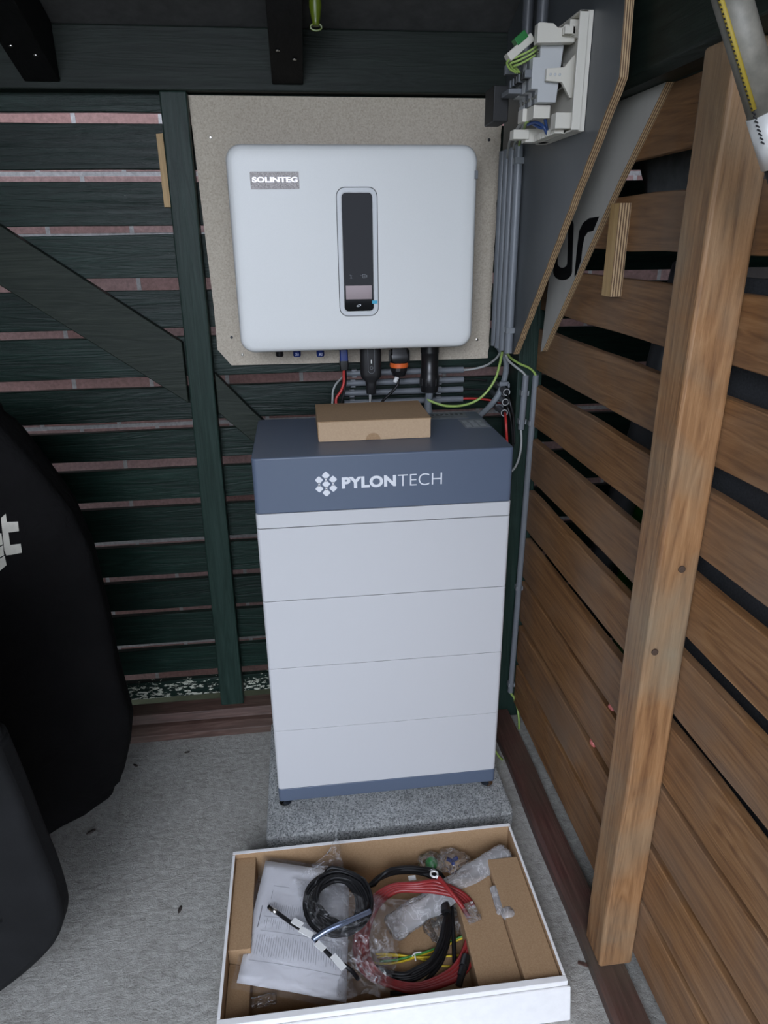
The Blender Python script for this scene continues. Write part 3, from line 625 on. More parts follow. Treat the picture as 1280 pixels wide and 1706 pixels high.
for k, (pyr, pyl, pxr, pxl) in enumerate(((616.4, 621.5, 772, 577), (632.7, 638, 772, 575), (649, 654, 771, 573), (665.2, 670, 771, 574))):
    z = 1.036-.0256*k; yc = .444
    a = at(pxl, pyl, 'y', yc); b = at(pxr, pyr, 'y', yc)
    conduit((a.x, yc, z-.004), (b.x, yc, z-.004), 'grey horizontal conduit below the inverter, %s of the four' % names[k], (.065, .79), group='horizontal conduits below the inverter')
vn = ['nearest the viewer', 'second from the viewer', 'third from the viewer', 'furthest from the viewer']
for k, (pt, pb) in enumerate((((860.5, 253), (848, 587)), ((852, 262), (841, 588)), ((845, 270), (835, 588)), ((838.5, 275), (829.5, 588)))):
    X = .5915; yy = at(*(854-8*k, 420), 'x', X).y
    yy = at((857, 847, 839, 832)[k], 400, 'x', X).y
    conduit((X, yy, 1.102), (X, yy, 1.535), 'grey vertical conduit on the dark plywood panel, %s' % vn[k], (.12, .93) if k == 0 else (), (-1, 0, 0), 'pvc', .0092, 'vertical conduits beside the mounting board')
for px_, nm in ((864, 'left'), (870, 'right')): pass
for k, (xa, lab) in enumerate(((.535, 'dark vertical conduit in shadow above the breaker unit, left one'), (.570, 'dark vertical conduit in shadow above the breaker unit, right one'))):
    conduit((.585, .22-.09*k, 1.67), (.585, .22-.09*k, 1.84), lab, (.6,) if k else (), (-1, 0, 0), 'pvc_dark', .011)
# two on the corner post
conduit((.6585, .329, .897), (.6625, .329, 1.034), 'short grey upright conduit on the green corner post', (.15, .68), (0, -1, 0))
conduit((.6760, .329, .096), (.6880, .329, 1.034), 'long grey upright conduit running down the green corner post', (.03, .37, .87), (0, -1, 0))
for k, (px, py) in enumerate(((844.5, 653.5), (842.5, 670), (840.6, 688))):
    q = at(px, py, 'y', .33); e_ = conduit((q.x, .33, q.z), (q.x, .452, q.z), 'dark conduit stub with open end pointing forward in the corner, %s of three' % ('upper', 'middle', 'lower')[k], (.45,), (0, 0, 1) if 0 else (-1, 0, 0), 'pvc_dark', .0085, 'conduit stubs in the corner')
    bm = BM(); pipe(bm, (q.x, .3294, q.z), (q.x, .331, q.z), .0088, .0070); obj('cut_end', bm, M['wgrey'], e_, label='pale cut end')
q = at(842, 640, 'y', .338)
bm = BM(); box(bm, q.x-.012, q.x+.012, .345, .352, q.z-.006, q.z+.004); box(bm, q.x+.008, q.x+.012, .337, .352, q.z-.010, q.z+.002)
thing('mounting_plate', bm, M['pvc'], 'small grey plastic plate above the conduit stubs in the corner', 'plate', bev=.001)
# cables and wires
def cable(name, pts, r, mat, label, cat='wire', seg=8, n=8):
    bm = BM(); tube(bm, pts, r, seg, n); return thing(name, bm, M[mat], label, cat)
def A(px, py, y): return at(px, py, 'y', y)
botz = 1.100
cable('power_cable', [(.5915, .36, 1.11), A(843, 600, .36), A(841, 630, .37), A(832, 655, .37), A(818, 675, .36), A(800, 692, .33), A(792, 697, .31)], .0075, 'flex', 'thick grey cable curving down from the vertical conduits behind the battery', 'cable', 12)
cable('power_cable', [(ACX, CY, zb2+.004), (ACX, CY+.002, zb2-.01), A(713, 672, .37), A(714, 684, .36), (ACX+.002, .36, .93)], .0095, 'flex', 'thick grey cable leaving the large black power plug under the inverter', 'cable', 12)
cable('grey_wire', [A(834, 586, .36), A(828, 596, .38), A(812, 608, .42), A(790, 614.5, .440), A(772, 616.5, .440), A(760, 617, .440)], .003, 'wgrey', 'grey wire sagging from the vertical conduits into the topmost horizontal conduit')
cable('earth_wire', [A(837, 586, .34), A(833, 606, .345), A(826, 630, .35), A(812, 652, .35), A(793, 668, .35), A(768, 676, .35), A(742, 676, .35), A(722, 670, .355), A(713, 664, .361), (ACX, CY, zb2+.003)], .0033, 'wgreen', 'green-yellow earth wire looping from the vertical conduits to the power plug')
cable('grey_wire', [A(843, 590, .31), A(847, 600, .315), A(858, 610, .325), A(871, 620, .329), (.6624, .329, 1.030), (.6622, .329, 1.01)], .003, 'wgrey', 'grey wire entering the short upright conduit on the corner post')
cable('earth_wire', [A(846, 590, .30), A(852, 597, .31), A(866, 606, .32), A(880, 612, .325), A(889, 619, .329), (.6878, .329, 1.030), (.6873, .329, 1.01)], .003, 'wgreen', 'green-yellow earth wire entering the long upright conduit on the corner post')
cable('grey_wire', [(.6588, .329, .93), (.6583, .329, .897), A(869, 730, .325), A(868, 748, .315), A(864, 766, .30), A(858, 779, .285), A(850, 787, .27), A(842, 790, .26)], .0028, 'wgrey', 'pale grey wire hanging from the short conduit down behind the battery')
cable('earth_wire', [(.6765, .329, .13), (.6760, .329, .096), A(858, 1165, .33), A(864, 1190, .31), A(864, 1220, .27), A(852, 1250, .22), A(838, 1266, .16), (.560, .13, .085), (.545, .12, .088)], .0033, 'wgreen', 'green-yellow wire from the foot of the long conduit to the battery base')
cable('red_wire', [A(765, 664.5, .444), A(785, 664, .442), A(812, 666, .44), A(835, 672, .43)], .0032, 'wred', 'red wire running right out of the lowest horizontal conduit')
cable('black_wire', [A(765, 632, .444), A(785, 632, .443), A(812, 634, .442)], .002, 'wblack', 'thin black wire leaving the second horizontal conduit')
cable('black_wire', [A(765, 648, .444), A(785, 648.5, .443), A(812, 650, .442)], .002, 'wblack', 'thin black wire leaving the third horizontal conduit')
cable('red_wire', [A(841, 688, .36), A(842, 690, .335), A(843, 700, .31), A(844, 718, .30), A(845, 735, .30), A(846, 750, .30)], .0035, 'wred', 'red wire dropping out of the lowest conduit stub in the corner')
cable('black_wire', [A(843, 671, .36), A(845, 676, .33), A(850, 692, .32), A(853, 715, .32), A(855, 745, .32)], .003, 'wblack', 'black wire dropping out of the middle conduit stub in the corner')
cable('black_wire', [A(845, 655, .36), A(847, 660, .325), A(851, 675, .31), A(856, 700, .31), A(857, 740, .31)], .003, 'wblack', 'black wire dropping out of the upper conduit stub in the corner')
cable('red_wire', [(BCX, CY, BCZ+.005), A(573, 625, CY), A(573, 638, .36), A(568, 652, .355), A(560, 666, .35), (BCX-.02, .34, .955)], .0036, 'wred', 'red wire leaving the blue battery plug under the inverter')
cable('black_wire', [(BCX+.003, CY, BCZ+.005), A(576, 632, .37), A(574, 650, .37), A(569, 672, .37)], .003, 'wblack', 'black wire beside the red wire under the blue plug')
cable('grey_wire', [A(575, 622, .44), A(569, 630, .42), A(560, 640, .40), A(555, 652, .39), A(554, 668, .38), A(553, 678, .37)], .0027, 'wgrey', 'pale grey wire bending out of the left end of the topmost horizontal conduit')
c = cpt(618, 655); cable('grey_wire', [(c.x, CY, zb+.004), (c.x, CY, zb-.006), A(617, 664, .355), A(613, 672, .35), A(612, 680, .34)], .003, 'wgrey', 'white wire hanging from the black monitoring stick')
c = cpt(665, 626); q = cable('communication_cable', [(c.x, CY, zz), A(664, 634, CY), A(660, 645, .36), A(648, 658, .355), A(638, 668, .35), A(634, 676, .34)], .0034, 'wblack', 'black communication cable with white tag hanging below the orange ring plug', 'cable')
bm = BM(); a = A(662, 628, .3585); bq = A(658, 637, .3575); tube(bm, [a, bq], .0055, 8, 0); w_ = obj('cable_tag', bm, M['label'], q)
# ------------------------------------------------------------------ breaker unit on the dark panel
cu = empty('breaker_unit', (.59, .05, 1.52), 'open cream and grey circuit breaker unit fixed high on the dark plywood panel', 'breaker unit')
UX = .600
def upt(px, py, x=.585): return at(px, py, 'x', x)
yn, yf, zl, zh = -.085, .105, 1.519, 1.690
bm = BM(); box(bm, .592, .6005, yn, yf, zl, zh)
box(bm, .578, .594, yn, yn+.004, zl, zh); box(bm, .578, .592, yn, yf, zl, zl+.003); box(bm, .578, .592, yn, yf, zh-.003, zh); box(bm, .578, .592, yf-.004, yf, zl, zh)
obj('back_frame', bm, M['cream'], cu, bev=.0008)
bm = BM()
for k in range(16): y = yn+.03+k*.0095; box(bm, .560, .579, y, y+.004, zl+.0005, zl+.010)
box(bm, .576, .579, yn+.03, yn+.03+15*.0095+.004, zl, zl+.011); obj('cable_comb', bm, M['cream'], cu); bm = BM(); box(bm, .576, .579, yn+.02, yn+.02+8*.0095+.004, zh-.029, zh-.017)
for k in range(9): y = yn+.02+k*.0095; box(bm, .562, .579, y, y+.004, zh-.028, zh-.018)
obj('cable_comb', bm, M['cream'], cu)
# top bracket, bottom bracket
bm = BM(); prism(bm, [(.522, zh-.038), (.522, zh-.010), (.527, zh-.009), (.548, zh-.010), (.556, zh-.016), (.563, zh-.016), (.568, zh-.011), (.586, zh-.012), (.586, zh-.036)], 'y', -.048, -.030); box(bm, .575, .592, -.05, -.02, zh-.03, zh-.004)
obj('top_bracket', bm, M['cream'], cu, bev=.001)
bm = BM(); box(bm, .555, .592, -.07, -.045, zl+.006, zl+.030); obj('bottom_bracket', bm, M['cream'], cu, bev=.001); bm = BM(); box(bm, .545, .592, .06, .085, zl, zl+.022); box(bm, .52, .55, .055, .08, zl+.004, zl+.020)
obj('bottom_bracket', bm, M['cream'], cu, bev=.001)
bm = BM(); prism(bm, [(.592, 1.640), (.574, 1.620), (.544, 1.618), (.544, 1.600), (.572, 1.598), (.588, 1.575), (.592, 1.575)], 'y', -.040, -.032)
obj('side_bracket', bm, M['cream'], cu, bev=.0008)
bm = BM()
for k in range(3): lathe(bm, [(.0022, -.0395), (.0022, -.041), (.001, -.0412)], (.551+k*.008, 0, 1.609), 'y', 12)
obj('rivet', bm, M['din'], cu)
bm = BM(); box(bm, .575, .581, -.03, .10, 1.592, 1.627); obj('mounting_rail', bm, M['steel'], cu)
def breaker(y0, y1, dark=False, ext=0.):
    prof = [(.575, 1.655), (.535, 1.655), (.535, 1.636), (.523, 1.636), (.523, 1.590), (.535, 1.590), (.535, 1.570), (.568, 1.570)]
    bm = BM(); prism(bm, [(a-ext if a < .53 else a, b) for a, b in prof], 'y', y0+.0004, y1-.0004); e = obj('circuit_breaker', bm, M['dind' if dark else 'din'], cu, bev=.0008)
    bm = BM(); box(bm, .512-ext, .524-ext, y0+.004, y1-.004, 1.607, 1.619); obj('toggle', bm, M['black' if dark else 'dind'], e, bev=.0008)
    bm = BM(); lathe(bm, [(.0028, -.002), (.0028, .001)], (.5345, (y0+y1)/2, 1.645), 'x', 10); lathe(bm, [(.0028, -.002), (.0028, .001)], (.5345, (y0+y1)/2, 1.580), 'x', 10); obj('terminal_screw', bm, M['steel'], e)
breaker(-.028, -.010); breaker(-.010, .008, True); breaker(.008, .026); breaker(.026, .044, True); breaker(.044, .062); breaker(.062, .080)
bm = BM(); box(bm, .50, .524, .030, .078, 1.592, 1.600); obj('cover_strip', bm, M['dind'], cu, bev=.0008); bm = BM(); box(bm, .498, .522, .05, .062, 1.625, 1.640); obj('cover_strip', bm, M['dind'], cu, bev=.0008)
bm = BM(); box(bm, .535, .565, -.01, .03, 1.548, 1.569); box(bm, .528, .548, .03, .06, 1.548, 1.569); obj('terminal_block', bm, M['cream'], cu, bev=.001)
# tilted terminal bar with green block
bm = BM(); vs = box(bm, .484, .535, .0, .022, 1.650, 1.664)
Rm = Matrix.Translation((.51, .01, 1.657)) @ Matrix.Rotation(math.radians(-38), 4, 'Y') @ Matrix.Translation((-.51, -.01, -1.657)); xf(vs, Rm)
tb = obj('earth_bar', bm, M['cream'], cu, bev=.0015)
bm = BM(); vs = box(bm, .506, .528, -.0015, .018, 1.6615, 1.674); xf(vs, Rm); obj('earth_terminal', bm, M['greenp'], cu, bev=.001)
for k in range(3):
    bm = BM(); tube(bm, [A(906+k*3, 62+k, -.01+.004*k), A(890+k*2, 80+k*5, -.012+.005*k), A(864+k*2, 94+k*6, .0), A(846+k*5, 102+k*4, .008), A(849+k*6, 114, .015), A(860+k*3, 121, .02)], .0019, 8, 8); obj('earth_wire', bm, M['wgreen'], cu, label='green-yellow wire')
bm = BM(); tube(bm, [A(905, 75, 0), A(915, 68, .01), A(930, 70, .03), A(922, 85, .04)], .0025, 8, 8); tube(bm, [A(908, 80, 0), A(920, 74, .02), A(934, 84, .04)], .0025, 8, 8); obj('black_lead', bm, M['wblack'], cu)
bm = BM(); tube(bm, [A(880, 208, .03), A(892, 204, .01), A(905, 210, -.01), A(912, 222, -.01), A(908, 196, .0)], .0028, 8, 8); tube(bm, [A(884, 204, .03), A(898, 212, 0), A(910, 214, -.01)], .0025, 8, 8); obj('blue_lead', bm, M['wblue'], cu)
bm = BM(); tube(bm, [A(884, 198, .02), A(876, 206, .04), A(874, 214, .08), A(868, 232, .2), A(862, 252, .29)], .0026, 8, 8); obj('earth_lead', bm, M['wgreen'], cu, label='green-yellow lead going down into the conduit')
bm = BM(); tube(bm, [A(874, 200, .05), A(862, 215, .15), A(850, 235, .27), A(846, 262, .33)], .0032, 8, 8); tube(bm, [A(876, 202, .05), A(868, 220, .15), A(858, 240, .27), A(853, 262, .32)], .0032, 8, 8); obj('grey_lead', bm, M['wgrey'], cu)
bm = BM(); box(bm, .488, .517, .085, .15, 1.555, 1.615); thing('junction_box', bm, M['blackm'], 'small black box in shadow behind the breaker unit', 'box', bev=.002)
# ------------------------------------------------------------------ cardboard tray and its contents
TX0, TX1, TY0, TY1, TH = -.098, .533, -.527, -.152, .09
tr = empty('cardboard_tray', (.217, -.34, 0), 'open white cardboard tray with brown inside on the floor in front of the battery', 'tray')
w = .006
bm = BM(); box(bm, TX0, TX1, TY0, TY1, 0, .004); obj('bottom', bm, M['kraft'], tr)
def wall(x0, x1, y0, y1, inside, nm='side_wall', h=TH):
    bm = BM(); box(bm, x0, x1, y0, y1, 0.0005, h)
    bm.faces.ensure_lookup_table()
    for f in bm.faces:
        f.normal_update()
        if f.normal.dot(Vector(inside)) > .8: f.material_index = 1
    bmesh.ops.recalc_face_normals(bm, faces=bm.faces[:])
    for f in bm.faces: f.material_index = 1 if f.normal.dot(Vector(inside)) > .8 else 0
    obj(nm, bm, [M['whitec'], M['kraft']], tr, bev=.001)
wall(TX0, TX1, TY1-.009, TY1, (0, -1, 0)); wall(TX0, TX1, TY0, TY0+.012, (0, 1, 0)); wall(TX0, TX0+w, TY0+.0125, TY1-.0095, (1, 0, 0)); wall(TX1-w, TX1, TY0+.0125, TY1-.0095, (-1, 0, 0))
bm = BM(); hexa(bm, [(TX0+.02, TY0-.012, .0), (TX1+.008, TY0-.012, .0), (TX1+.008, TY0-.001, .0), (TX0+.02, TY0-.001, .0)], [(TX0+.02, TY0-.005, .078), (TX1+.004, TY0-.005, .080), (TX1+.004, TY0-.001, .080), (TX0+.02, TY0-.001, .078)])
obj('front_flap', bm, M['whitec'], tr, bev=.001)
# inserts
bm = BM(); box(bm, TX0+w+.0005, TX0+.050, -.380, TY1-.0095, .004, .078); obj('corner_insert', bm, M['kraft'], tr, bev=.0015)
bm = BM(); prism(bm, [(TX0+w+.001, .004), (TX0+.05, .004), (TX0+.048, .03), (TX0+w+.001, .045)], 'y', TY0+.013, -.381); obj('corner_insert', bm, M['kraft'], tr, bev=.001)
(i0, i1, i2, i3) = (.375, .452, .462, TX1-w-.001)
bm = BM(); box(bm, i0, .458, TY0+.0125, -.262, .004, .062); obj('step_insert', bm, M['kraft'], tr, bev=.0015)
bm = BM(); box(bm, .459, i3, TY0+.0125, -.236, .004, .079); obj('step_insert', bm, M['kraft'], tr, bev=.0015)
def Z(px, py, z): return at(px, py, 'z', z)
cz = lambda x, y: (340+x/2.0645, 1340+y/2.0645)
def Zc(x, y, z): return at(*cz(x, y), 'z', z)
# document in sleeve
doc = empty('document_sleeve', Zc(310, 450, .07), 'printed white papers in a clear sleeve lying at the left of the tray', 'document')
ca, cbq, cc, cd = Zc(212, 192, .082), Zc(500, 240, .070), Zc(490, 680, .050), Zc(112, 612, .062)
def dpt(u, v, dz=0.):
    p = (ca*(1-u)+cbq*u)*(1-v)+(cd*(1-u)+cc*u)*v
    return Vector((p.x, p.y, p.z+dz+.004*math.sin(u*3.1)*math.sin(v*3.1)-.003*abs(u-.5)))
def sheet(fn, n, m, th=.0006):
    bm = BM(); g = [[bm.verts.new(fn(i/n, j/m)) for j in range(m+1)] for i in range(n+1)]
    for i in range(n):
        for j in range(m): bm.faces.new((g[i][j], g[i+1][j], g[i+1][j+1], g[i][j+1]))
    return bm
def solid(o, th): s_ = o.modifiers.new('s', 'SOLIDIFY'); s_.thickness = th; s_.offset = 0; return o
o = solid(obj('paper', sheet(lambda u, v: dpt(u, v), 14, 14), M['paper'], doc, smooth=True), .0012)
bm = BM(); rr = random.Random(3)
def dline(u0, v0, u1, v1, wd=.0012):
    # thin printed stroke following the sheet
    n = max(2, int(max(abs(u1-u0), abs(v1-v0))*14)); a = []
    du, dv = u1-u0, v1-v0; L_ = math.hypot(du, dv); nu, nv = -dv/L_*wd*3.5, du/L_*wd*3.5
    for k in range(n+1):
        u, v = u0+du*k/n, v0+dv*k/n; a.append((bm.verts.new(dpt(u-nu/2, v-nv/2, .0012)), bm.verts.new(dpt(u+nu/2, v+nv/2, .0012))))
    for p, q in zip(a, a[1:]): bm.faces.new((p[0], q[0], q[1], p[1]))
# text runs along v (rotated page): columns of vertical lines in blocks
for (va, vb, ua, ub, st) in ((.36, .47, .14, .82, .022), (.49, .58, .14, .90, .022), (.62, .80, .10, .96, .024)):
    u = ua
    while u < ub: dline(u, va+rr.random()*.03, u, vb-rr.random()*.05, .00075); u += st
dline(.12, .485, .95, .485, .0006); dline(.12, .60, .95, .60, .0006); dline(.06, .83, .97, .83, .0006); dline(.08, .40, .08, .58, .0022); dline(.04, .64, .04, .80, .0022)
dline(.16, .22, .34, .22, .0008); dline(.16, .26, .16, .34, .0008)
obj('printed_text', bm, M['ink'], doc)
sl = obj('clear_sleeve', sheet(lambda u, v: dpt(-.04+1.10*u, -.03+1.08*v, .003)+Vector((0, 0, .003*noise.noise(Vector((u*5, v*5, 2))))), 24, 24), M['film_flat'], doc, smooth=True)
# coils
def coil(cx, cy, rx, ry, turns, z0, jit, seed, rot=0., a0=0., spread=.006, zr=.010):
    R = random.Random(seed); pts = []; N = 22
    for k in range(int(turns*N)):
        a = a0+2*math.pi*k/N; tn = k/N; s = (.80+.20*math.sin(tn*2.4+1)*(1 if zr > .011 else 0)+(0 if zr > .011 else .2))+jit*noise.noise(Vector((math.cos(a)*1.3+tn*1.7, math.sin(a)*1.3, seed)))
        z = z0+zr*(.5+.5*noise.noise(Vector((a*.6, seed, tn))))+spread*((tn*.618) % 1)
        x = rx*s*math.cos(a); y = ry*s*math.sin(a); pts.append((cx+x*math.cos(rot)-y*math.sin(rot), cy+x*math.sin(rot)+y*math.cos(rot), z))
    return pts
# black thin cable in a bag (left)
c1 = Zc(460, 338, .085)
bmc = BM(); tube(bmc, coil(c1.x, c1.y, .068, .078, 15, .073, .08, 5, .3, 0, .018, .012), .0036, 8, 3)
kc = empty('cable_coil', (c1.x, c1.y, .07), 'round coil of thin black cable in a clear bag on top of the papers', 'cable')
obj('cable', bmc, M['blackcab'], kc)
bm = BM(); tube(bm, [Zc(375, 465, .10), Zc(430, 430, .112), Zc(500, 400, .116), Zc(572, 368, .108)], .0055, 8, 8); obj('cable_tie', bm, plain('foil_tie', (.16, .19, .26), .15, Metallic=.6), kc)
# labelled black lead
ll = empty('labelled_lead', Zc(360, 440, .09), 'black lead with four white labels lying across the papers', 'cable')
pts = [Zc(222, 352, .088), Zc(262, 380, .090), Zc(310, 415, .092), Zc(360, 445, .094), Zc(400, 485, .094), Zc(445, 530, .09), Zc(500, 565, .082), Zc(530, 600, .05)]
bm = BM(); tube(bm, pts, .004, 10, 8); obj('cable', bm, M['blackcab'], ll)
bm = BM(); tube(bm, [Zc(228, 357, .091), Zc(250, 372, .092)], .0048, 8, 0); obj('terminal_end', bm, M['steel'], ll)
for (x, y, a, l_) in ((322, 408, 30, .024), (352, 440, 28, .030), (400, 488, 42, .022), (462, 542, 48, .034)):
    q = Zc(x, y, .0995); bm = BM(); vs = box(bm, -l_/2, l_/2, -.0062, .0062, -.0008, .0008); xf(vs, Matrix.Translation(q) @ Matrix.Rotation(math.radians(-a-8), 4, 'Z')); obj('cable_label', bm, M['label'], ll)
# black thick loop and red coil
cr = Zc(742, 452, .03)
bk = empty('cable_coil', (cr.x-.02, cr.y, .02), 'thick black cable loop under the red cable', 'cable')
cb_ = Zc(700, 425, .025)
bm = BM()
for k in range(5):
    R5 = random.Random(20+k); w5 = lambda: R5.uniform(-4, 4)
    pts = [Zc(560+6*k, 285-2*k, .040), Zc(605+4*k, 252-4*k+w5(), .050+.004*k), Zc(660, 234-4*k+w5(), .050+.004*k), Zc(740, 234-3*k+w5(), .046+.003*k), Zc(800+4*k, 262-5*k, .040), Zc(830+3*k, 330, .040-.002*k), Zc(846-5*k, 410+w5(), .034+.003*k), Zc(836-6*k+w5(), 480, .026+.003*k), Zc(802-6*k+w5(), 545-2*k, .022+.003*k), Zc(745-5*k, 588-4*k+w5(), .019+.003*k), Zc(690, 606-6*k+w5(), .018+.003*k), Zc(620+2*k, 600-6*k, .017+.003*k), Zc(560, 566-5*k, .016+.002*k)]
    tube(bm, pts, .0046, 8, 6)
obj('cable', bm, M['blackcab'], bk)
bm = BM(); tube(bm, [Zc(820, 300, .046), Zc(832, 372, .043)], .0108, 12, 0); obj('tape_wrap', bm, M['black'], bk, auto=40)
bm = BM(); tube(bm, [Zc(852, 345, .03), Zc(858, 440, .03), Zc(862, 540, .02), Zc(866, 560, .018)], .0045, 8, 6); tube(bm, [Zc(842, 470, .02), Zc(818, 540, .016), Zc(780, 590, .014), Zc(720, 640, .012), Zc(640, 650, .012)], .0042, 8, 6); obj('loose_end', bm, M['blackcab'], bk)
bm = BM(); q = Zc(716, 254, .062); vs = box(bm, -.008, .008, -.006, .006, -.001, .001); xf(vs, Matrix.Translation(q)); obj('cable_label', bm, M['label'], bk)
rd = empty('cable_coil', (cr.x, cr.y, .03), 'large coil of red cable in the middle of the tray', 'cable')
bm = BM()
for k in range(4):
    o = k
    pts = [Zc(795+2*o, 300-11*o, .072+.002*o), Zc(735, 283-8*o+14, .072+.003*o), Zc(660-6*o, 300-6*o, .068), Zc(600-10*o, 350-5*o, .060), Zc(566-12*o, 430, .052), Zc(562-14*o, 500+3*o, .046), Zc(585-10*o, 560+8*o, .040), Zc(640, 605+6*o, .034), Zc(725, 622+7*o, .032), Zc(800+4*o, 600+8*o, .032), Zc(860+10*o, 560+8*o, .034), Zc(895+15*o, 500, .040), Zc(912+11*o, 430, .046), Zc(905+10*o, 365, .056), Zc(865+9*o, 318-3*o, .066)]
    if k in (1,): pts = pts[:]
    tube(bm, pts, .0050, 8, 6, closed=True)
obj('cable', bm, M['redcab'], rd)
bm = BM(); tube(bm, [Zc(808, 252, .092), Zc(840, 290, .090), Zc(880, 340, .078), Zc(912, 390, .062)], .0048, 8, 6); obj('lead_end', bm, M['redcab'], rd)
bm = BM(); q = Zc(792, 240, .093); q2 = Zc(806, 252, .092); tube(bm, [q2, Zc(800, 246, .093)], .0042, 8, 0)
ci = [q+Vector((.0075*math.cos(a), .0075*math.sin(a), 0)) for a in [k*math.pi/8 for k in range(16)]]; tube(bm, ci, .0022, 6, 0, True); obj('ring_terminal', bm, M['bright'], rd)
bm = BM(); q = Zc(918, 372, .072); vs = box(bm, -.014, .014, -.020, .020, -.004, .004); xf(vs, Matrix.Translation(q) @ Matrix.Rotation(.25, 4, 'Z')); obj('clear_wrap', bm, M['film_bag'], rd)
bm = BM(); q = Zc(928, 456, .055); vs = box(bm, -.0035, .0035, -.007, .007, -.001, .001); xf(vs, Matrix.Translation(q) @ Matrix.Rotation(-.05, 4, 'Z')); obj('cable_label', bm, M['label'], rd)
bm = BM(); tube(bm, [Zc(902, 525, .046), Zc(893, 560, .046)], .0095, 10, 0); tube(bm, [Zc(896, 552, .046), Zc(884, 590, .042)], .0078, 10, 0); tube(bm, [Zc(886, 585, .042), Zc(876, 625, .036)], .0065, 10, 0); obj('plug_connector', bm, M['black'], rd, label='black plug connector', auto=40)
# yellow green wires with white tie
yg = empty('wire_bundle', Zc(730, 520, .01), 'thin yellow and green wires tied together on the tray bottom', 'wire')
bm = BM(); zf = .0075
tube(bm, [Zc(900, 455, .02), Zc(850, 478, .012), Zc(800, 500, zf), Zc(730, 526, zf), Zc(660, 545, zf), Zc(600, 548, zf), Zc(560, 540, zf)], .0021, 8, 8)
tube(bm, [Zc(590, 515, zf+.004), Zc(650, 516, zf+.003), Zc(730, 526, zf+.004), Zc(800, 525, zf+.003), Zc(880, 520, zf+.003), Zc(945, 518, zf), Zc(966, 536, zf), Zc(945, 562, zf), Zc(880, 560, zf), Zc(800, 552, zf), Zc(730, 528, zf+.001), Zc(650, 520, zf), Zc(595, 526, zf)], .0021, 8, 8)
obj('yellow_wire', bm, M['yellowcab'], yg)
bm = BM(); tube(bm, [Zc(905, 448, .022), Zc(850, 470, .014), Zc(790, 498, zf+.005), Zc(730, 518, zf+.005), Zc(660, 535, zf+.004), Zc(605, 540, zf+.004)], .0021, 8, 8); obj('green_wire', bm, M['greencab'], yg)
bm = BM(); tube(bm, [Zc(724, 508, zf+.009), Zc(728, 538, zf+.009)], .0013, 6, 0); tube(bm, [Zc(716, 522, zf+.009), Zc(726, 512, zf+.011), Zc(748, 508, zf+.012)], .0013, 6, 4); obj('wire_tie', bm, M['label'], yg)
# rolled plastic tube
def crumple(a, b, r, label, mat, seed, name='plastic_roll', amp=.25, flat=.8):
    a, b = Vector(a), Vector(b); t = (b-a).normalized(); u = t.cross(Vector((0, 0, 1))).normalized(); v = u.cross(t); bm = BM(); n, m = 40, 28; R_ = []
    for i in range(n+1):
        f = i/n; rg = []
        for k in range(m):
            th = 2*math.pi*k/m; rr_ = r*(1+amp*noise.noise(Vector((math.cos(th)*1.6, math.sin(th)*1.6, f*9+seed))) + .06*math.sin(th*7+f*5)) * (1 if 0 < i < n else .8)
            rg.append(bm.verts.new(a+(b-a)*f+u*math.cos(th)*rr_+v*math.sin(th)*rr_*flat))
        R_.append(rg)
    for A_, B2 in zip(R_, R_[1:]):
        for k in range(m): bm.faces.new((A_[k], A_[(k+1) % m], B2[(k+1) % m], B2[k]))
    bm.faces.new(R_[0][::-1]); bm.faces.new(R_[-1]); return thing(name, bm, M[mat], label, 'packaging', smooth=True)
crumple(Zc(640, 430, .032), Zc(1045, 170, .060), .027, 'long roll of clear plastic film lying diagonally under the red cable', 'film_thick', 1)
crumple(Zc(80, 705, .012), Zc(250, 665, .018), .010, 'crumpled clear film at the front left inside the tray', 'film_bag', 5, 'plastic_scrap')
def blob(c, sx, sy, sz, label, mat, seed, name='plastic_bag', cat='bag', amp=.3, rot=0., parent=None):
    bm = BM(); bmesh.ops.create_icosphere(bm, subdivisions=4, radius=1)
    for v in bm.verts:
        p = v.co.copy(); s = 1+amp*noise.noise(p*2.2+Vector((seed, 0, 0)))+amp*.4*noise.noise(p*6+Vector((0, seed, 0)))
        q = Vector((p.x*sx*s, p.y*sy*s, p.z*sz*s)); q.rotate(Matrix.Rotation(rot, 3, 'Z')); v.co = q+Vector(c)
    if parent: return obj(name, bm, M[mat], parent, smooth=True)
    return thing(name, bm, M[mat], label, cat, smooth=True)
def bag(c, sx, sy, sz, rot, label, seed, items):
    c = Vector(c); e = empty('small_plastic_bag', (c.x, c.y, c.z-sz), label, 'bag')
    blob(c, sx, sy, sz, None, 'film_bag', seed, 'clear_film', amp=.3, rot=rot, parent=e)
    for nm, bmx, mt in items: obj(nm, bmx, M[mt], e, auto=40)
def nuts(c, n, sp, r, seed, mat):
    R = random.Random(seed); bm = BM()
    for k in range(n):
        p = Vector(c)+Vector((R.uniform(-sp, sp), R.uniform(-sp, sp)*.8, R.uniform(-.003, .003))); lathe(bm, [(r, -.003), (r, .003)], p, R.choice('xyz'), 6)
    return bm
g = Zc(783, 205, .045); bm = BM(); lathe(bm, [(.012, -.014), (.014, -.008), (.014, .006), (.010, .012), (.006, .016)], g, 'z', 14); bm2 = BM(); lathe(bm2, [(.013, -.012), (.013, 0)], g+Vector((.008, -.022, -.008)), 'z', 12)
bag(g, .030, .030, .016, .2, 'small clear bag with a green terminal plug at the back of the tray', 3, [('green_plug', bm, 'greenp'), ('black_plug', bm2, 'black')])
g = Zc(855, 195, .050); bm = BM()
for k in range(3): a = k*2.1+.5; tube(bm, [g, g+Vector((.014*math.cos(a), .010*math.sin(a), .003))], .0045, 8, 0)
